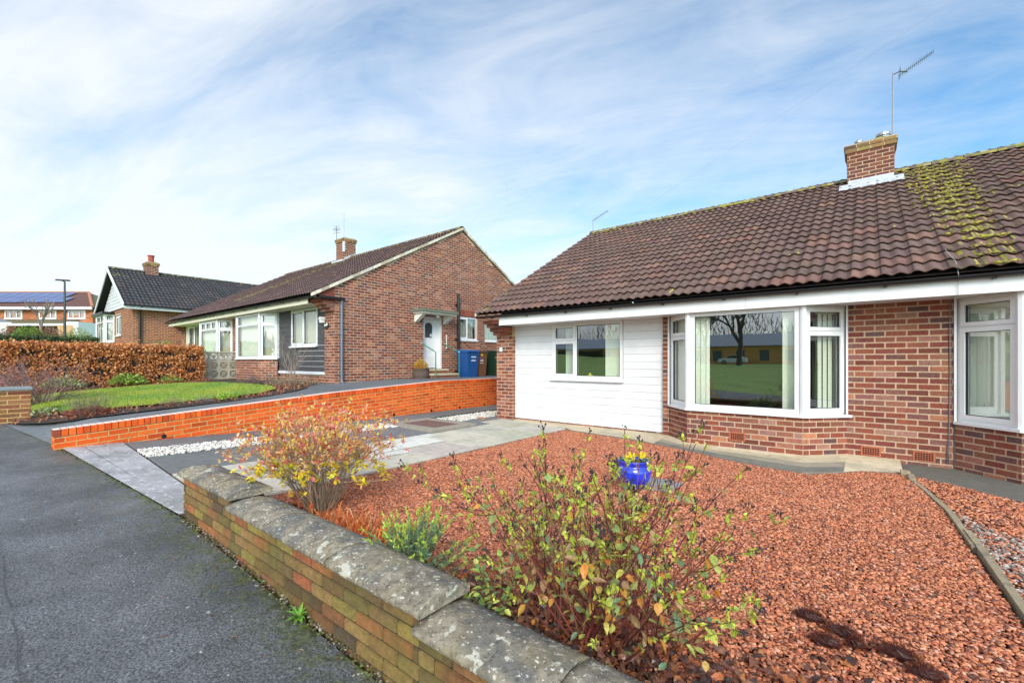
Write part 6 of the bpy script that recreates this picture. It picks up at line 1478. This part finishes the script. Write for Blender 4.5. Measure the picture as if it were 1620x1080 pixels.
def mth(op, a, b=None, cl=False):
    n = nt.nodes.new('ShaderNodeMath'); n.operation = op; n.use_clamp = cl
    for i, v in enumerate((a, b)):
        if v is None: continue
        if isinstance(v, (int, float)): n.inputs[i].default_value = v
        else: nt.links.new(v, n.inputs[i])
    return n.outputs[0]
zc = mth('ADD', mth('MAXIMUM', sp.outputs[2], 0), .16)
cx = mth('DIVIDE', sp.outputs[0], zc); cy = mth('DIVIDE', sp.outputs[1], zc)
# cloud plane, streaks running across the view
ra = R(38.82); 
ux = mth('ADD', mth('MULTIPLY', cx, math.cos(ra)), mth('MULTIPLY', cy, math.sin(ra)))
uy = mth('ADD', mth('MULTIPLY', cx, -math.sin(ra)), mth('MULTIPLY', cy, math.cos(ra)))
ux2 = mth('ADD', mth('MULTIPLY', ux, .55), mth('MULTIPLY', uy, .30)); uy2 = mth('ADD', mth('MULTIPLY', uy, .95), mth('MULTIPLY', ux, .20))
cb = nt.nodes.new('ShaderNodeCombineXYZ'); nt.links.new(ux2, cb.inputs[0]); nt.links.new(uy2, cb.inputs[1]); cb.inputs[2].default_value = 3.7
def wn(scale, det, rough, dist):
    n = nt.nodes.new('ShaderNodeTexNoise'); n.inputs['Scale'].default_value = scale; n.inputs['Detail'].default_value = det
    n.inputs['Roughness'].default_value = rough; n.inputs['Distortion'].default_value = dist; nt.links.new(cb.outputs[0], n.inputs['Vector']); return n.outputs['Fac']
f1 = wn(.75, 8, .58, .5); f2 = wn(3.2, 8, .62, .9)
f = mth('ADD', mth('MULTIPLY', f1, .72), mth('MULTIPLY', f2, .28))
f = mth('ADD', f, mth('MULTIPLY', ux, -.05))         # more cloud to the left
f = mth('MULTIPLY', mth('SUBTRACT', f, .345), 3.9, True)
hz = mth('MULTIPLY', mth('SUBTRACT', .22, sp.outputs[2]), 1.3, True)   # thin veil near the horizon
f = mth('MAXIMUM', f, hz)
f = mth('MULTIPLY', f, .88)
tint = nt.nodes.new('ShaderNodeMix'); tint.data_type = 'RGBA'; tint.blend_type = 'MULTIPLY'; tint.inputs[0].default_value = 1
nt.links.new(sky.outputs[0], tint.inputs[6]); tint.inputs[7].default_value = (1.15, 1.55, 1.65, 1)
mx = nt.nodes.new('ShaderNodeMix'); mx.data_type = 'RGBA'; nt.links.new(f, mx.inputs[0]); nt.links.new(tint.outputs[2], mx.inputs[6]); mx.inputs[7].default_value = (6.9, 7.2, 7.5, 1)
vd = nt.nodes.new('ShaderNodeVectorMath'); vd.operation = 'DOT_PRODUCT'; nt.links.new(tc.outputs['Generated'], vd.inputs[0]); vd.inputs[1].default_value = sdir
gl_ = mth('POWER', mth('MAXIMUM', vd.outputs['Value'], 0), 2.5)      # glow added to the sky around the sun, unseen behind the camera, as soft fill
gm = nt.nodes.new('ShaderNodeVectorMath'); gm.operation = 'SCALE'; nt.links.new(mx.outputs[2], gm.inputs[0]); nt.links.new(mth('ADD', mth('MULTIPLY', gl_, 1.5), 1), gm.inputs['Scale'])
nt.links.new(gm.outputs[0], bg.inputs[0]); bg.inputs[1].default_value = .105
S.view_settings.view_transform = 'Standard'; S.view_settings.look = 'None'; S.view_settings.exposure = .47; S.view_settings.gamma = 1
S.render.engine = 'CYCLES'; S.render.resolution_x = 1024; S.render.resolution_y = 682
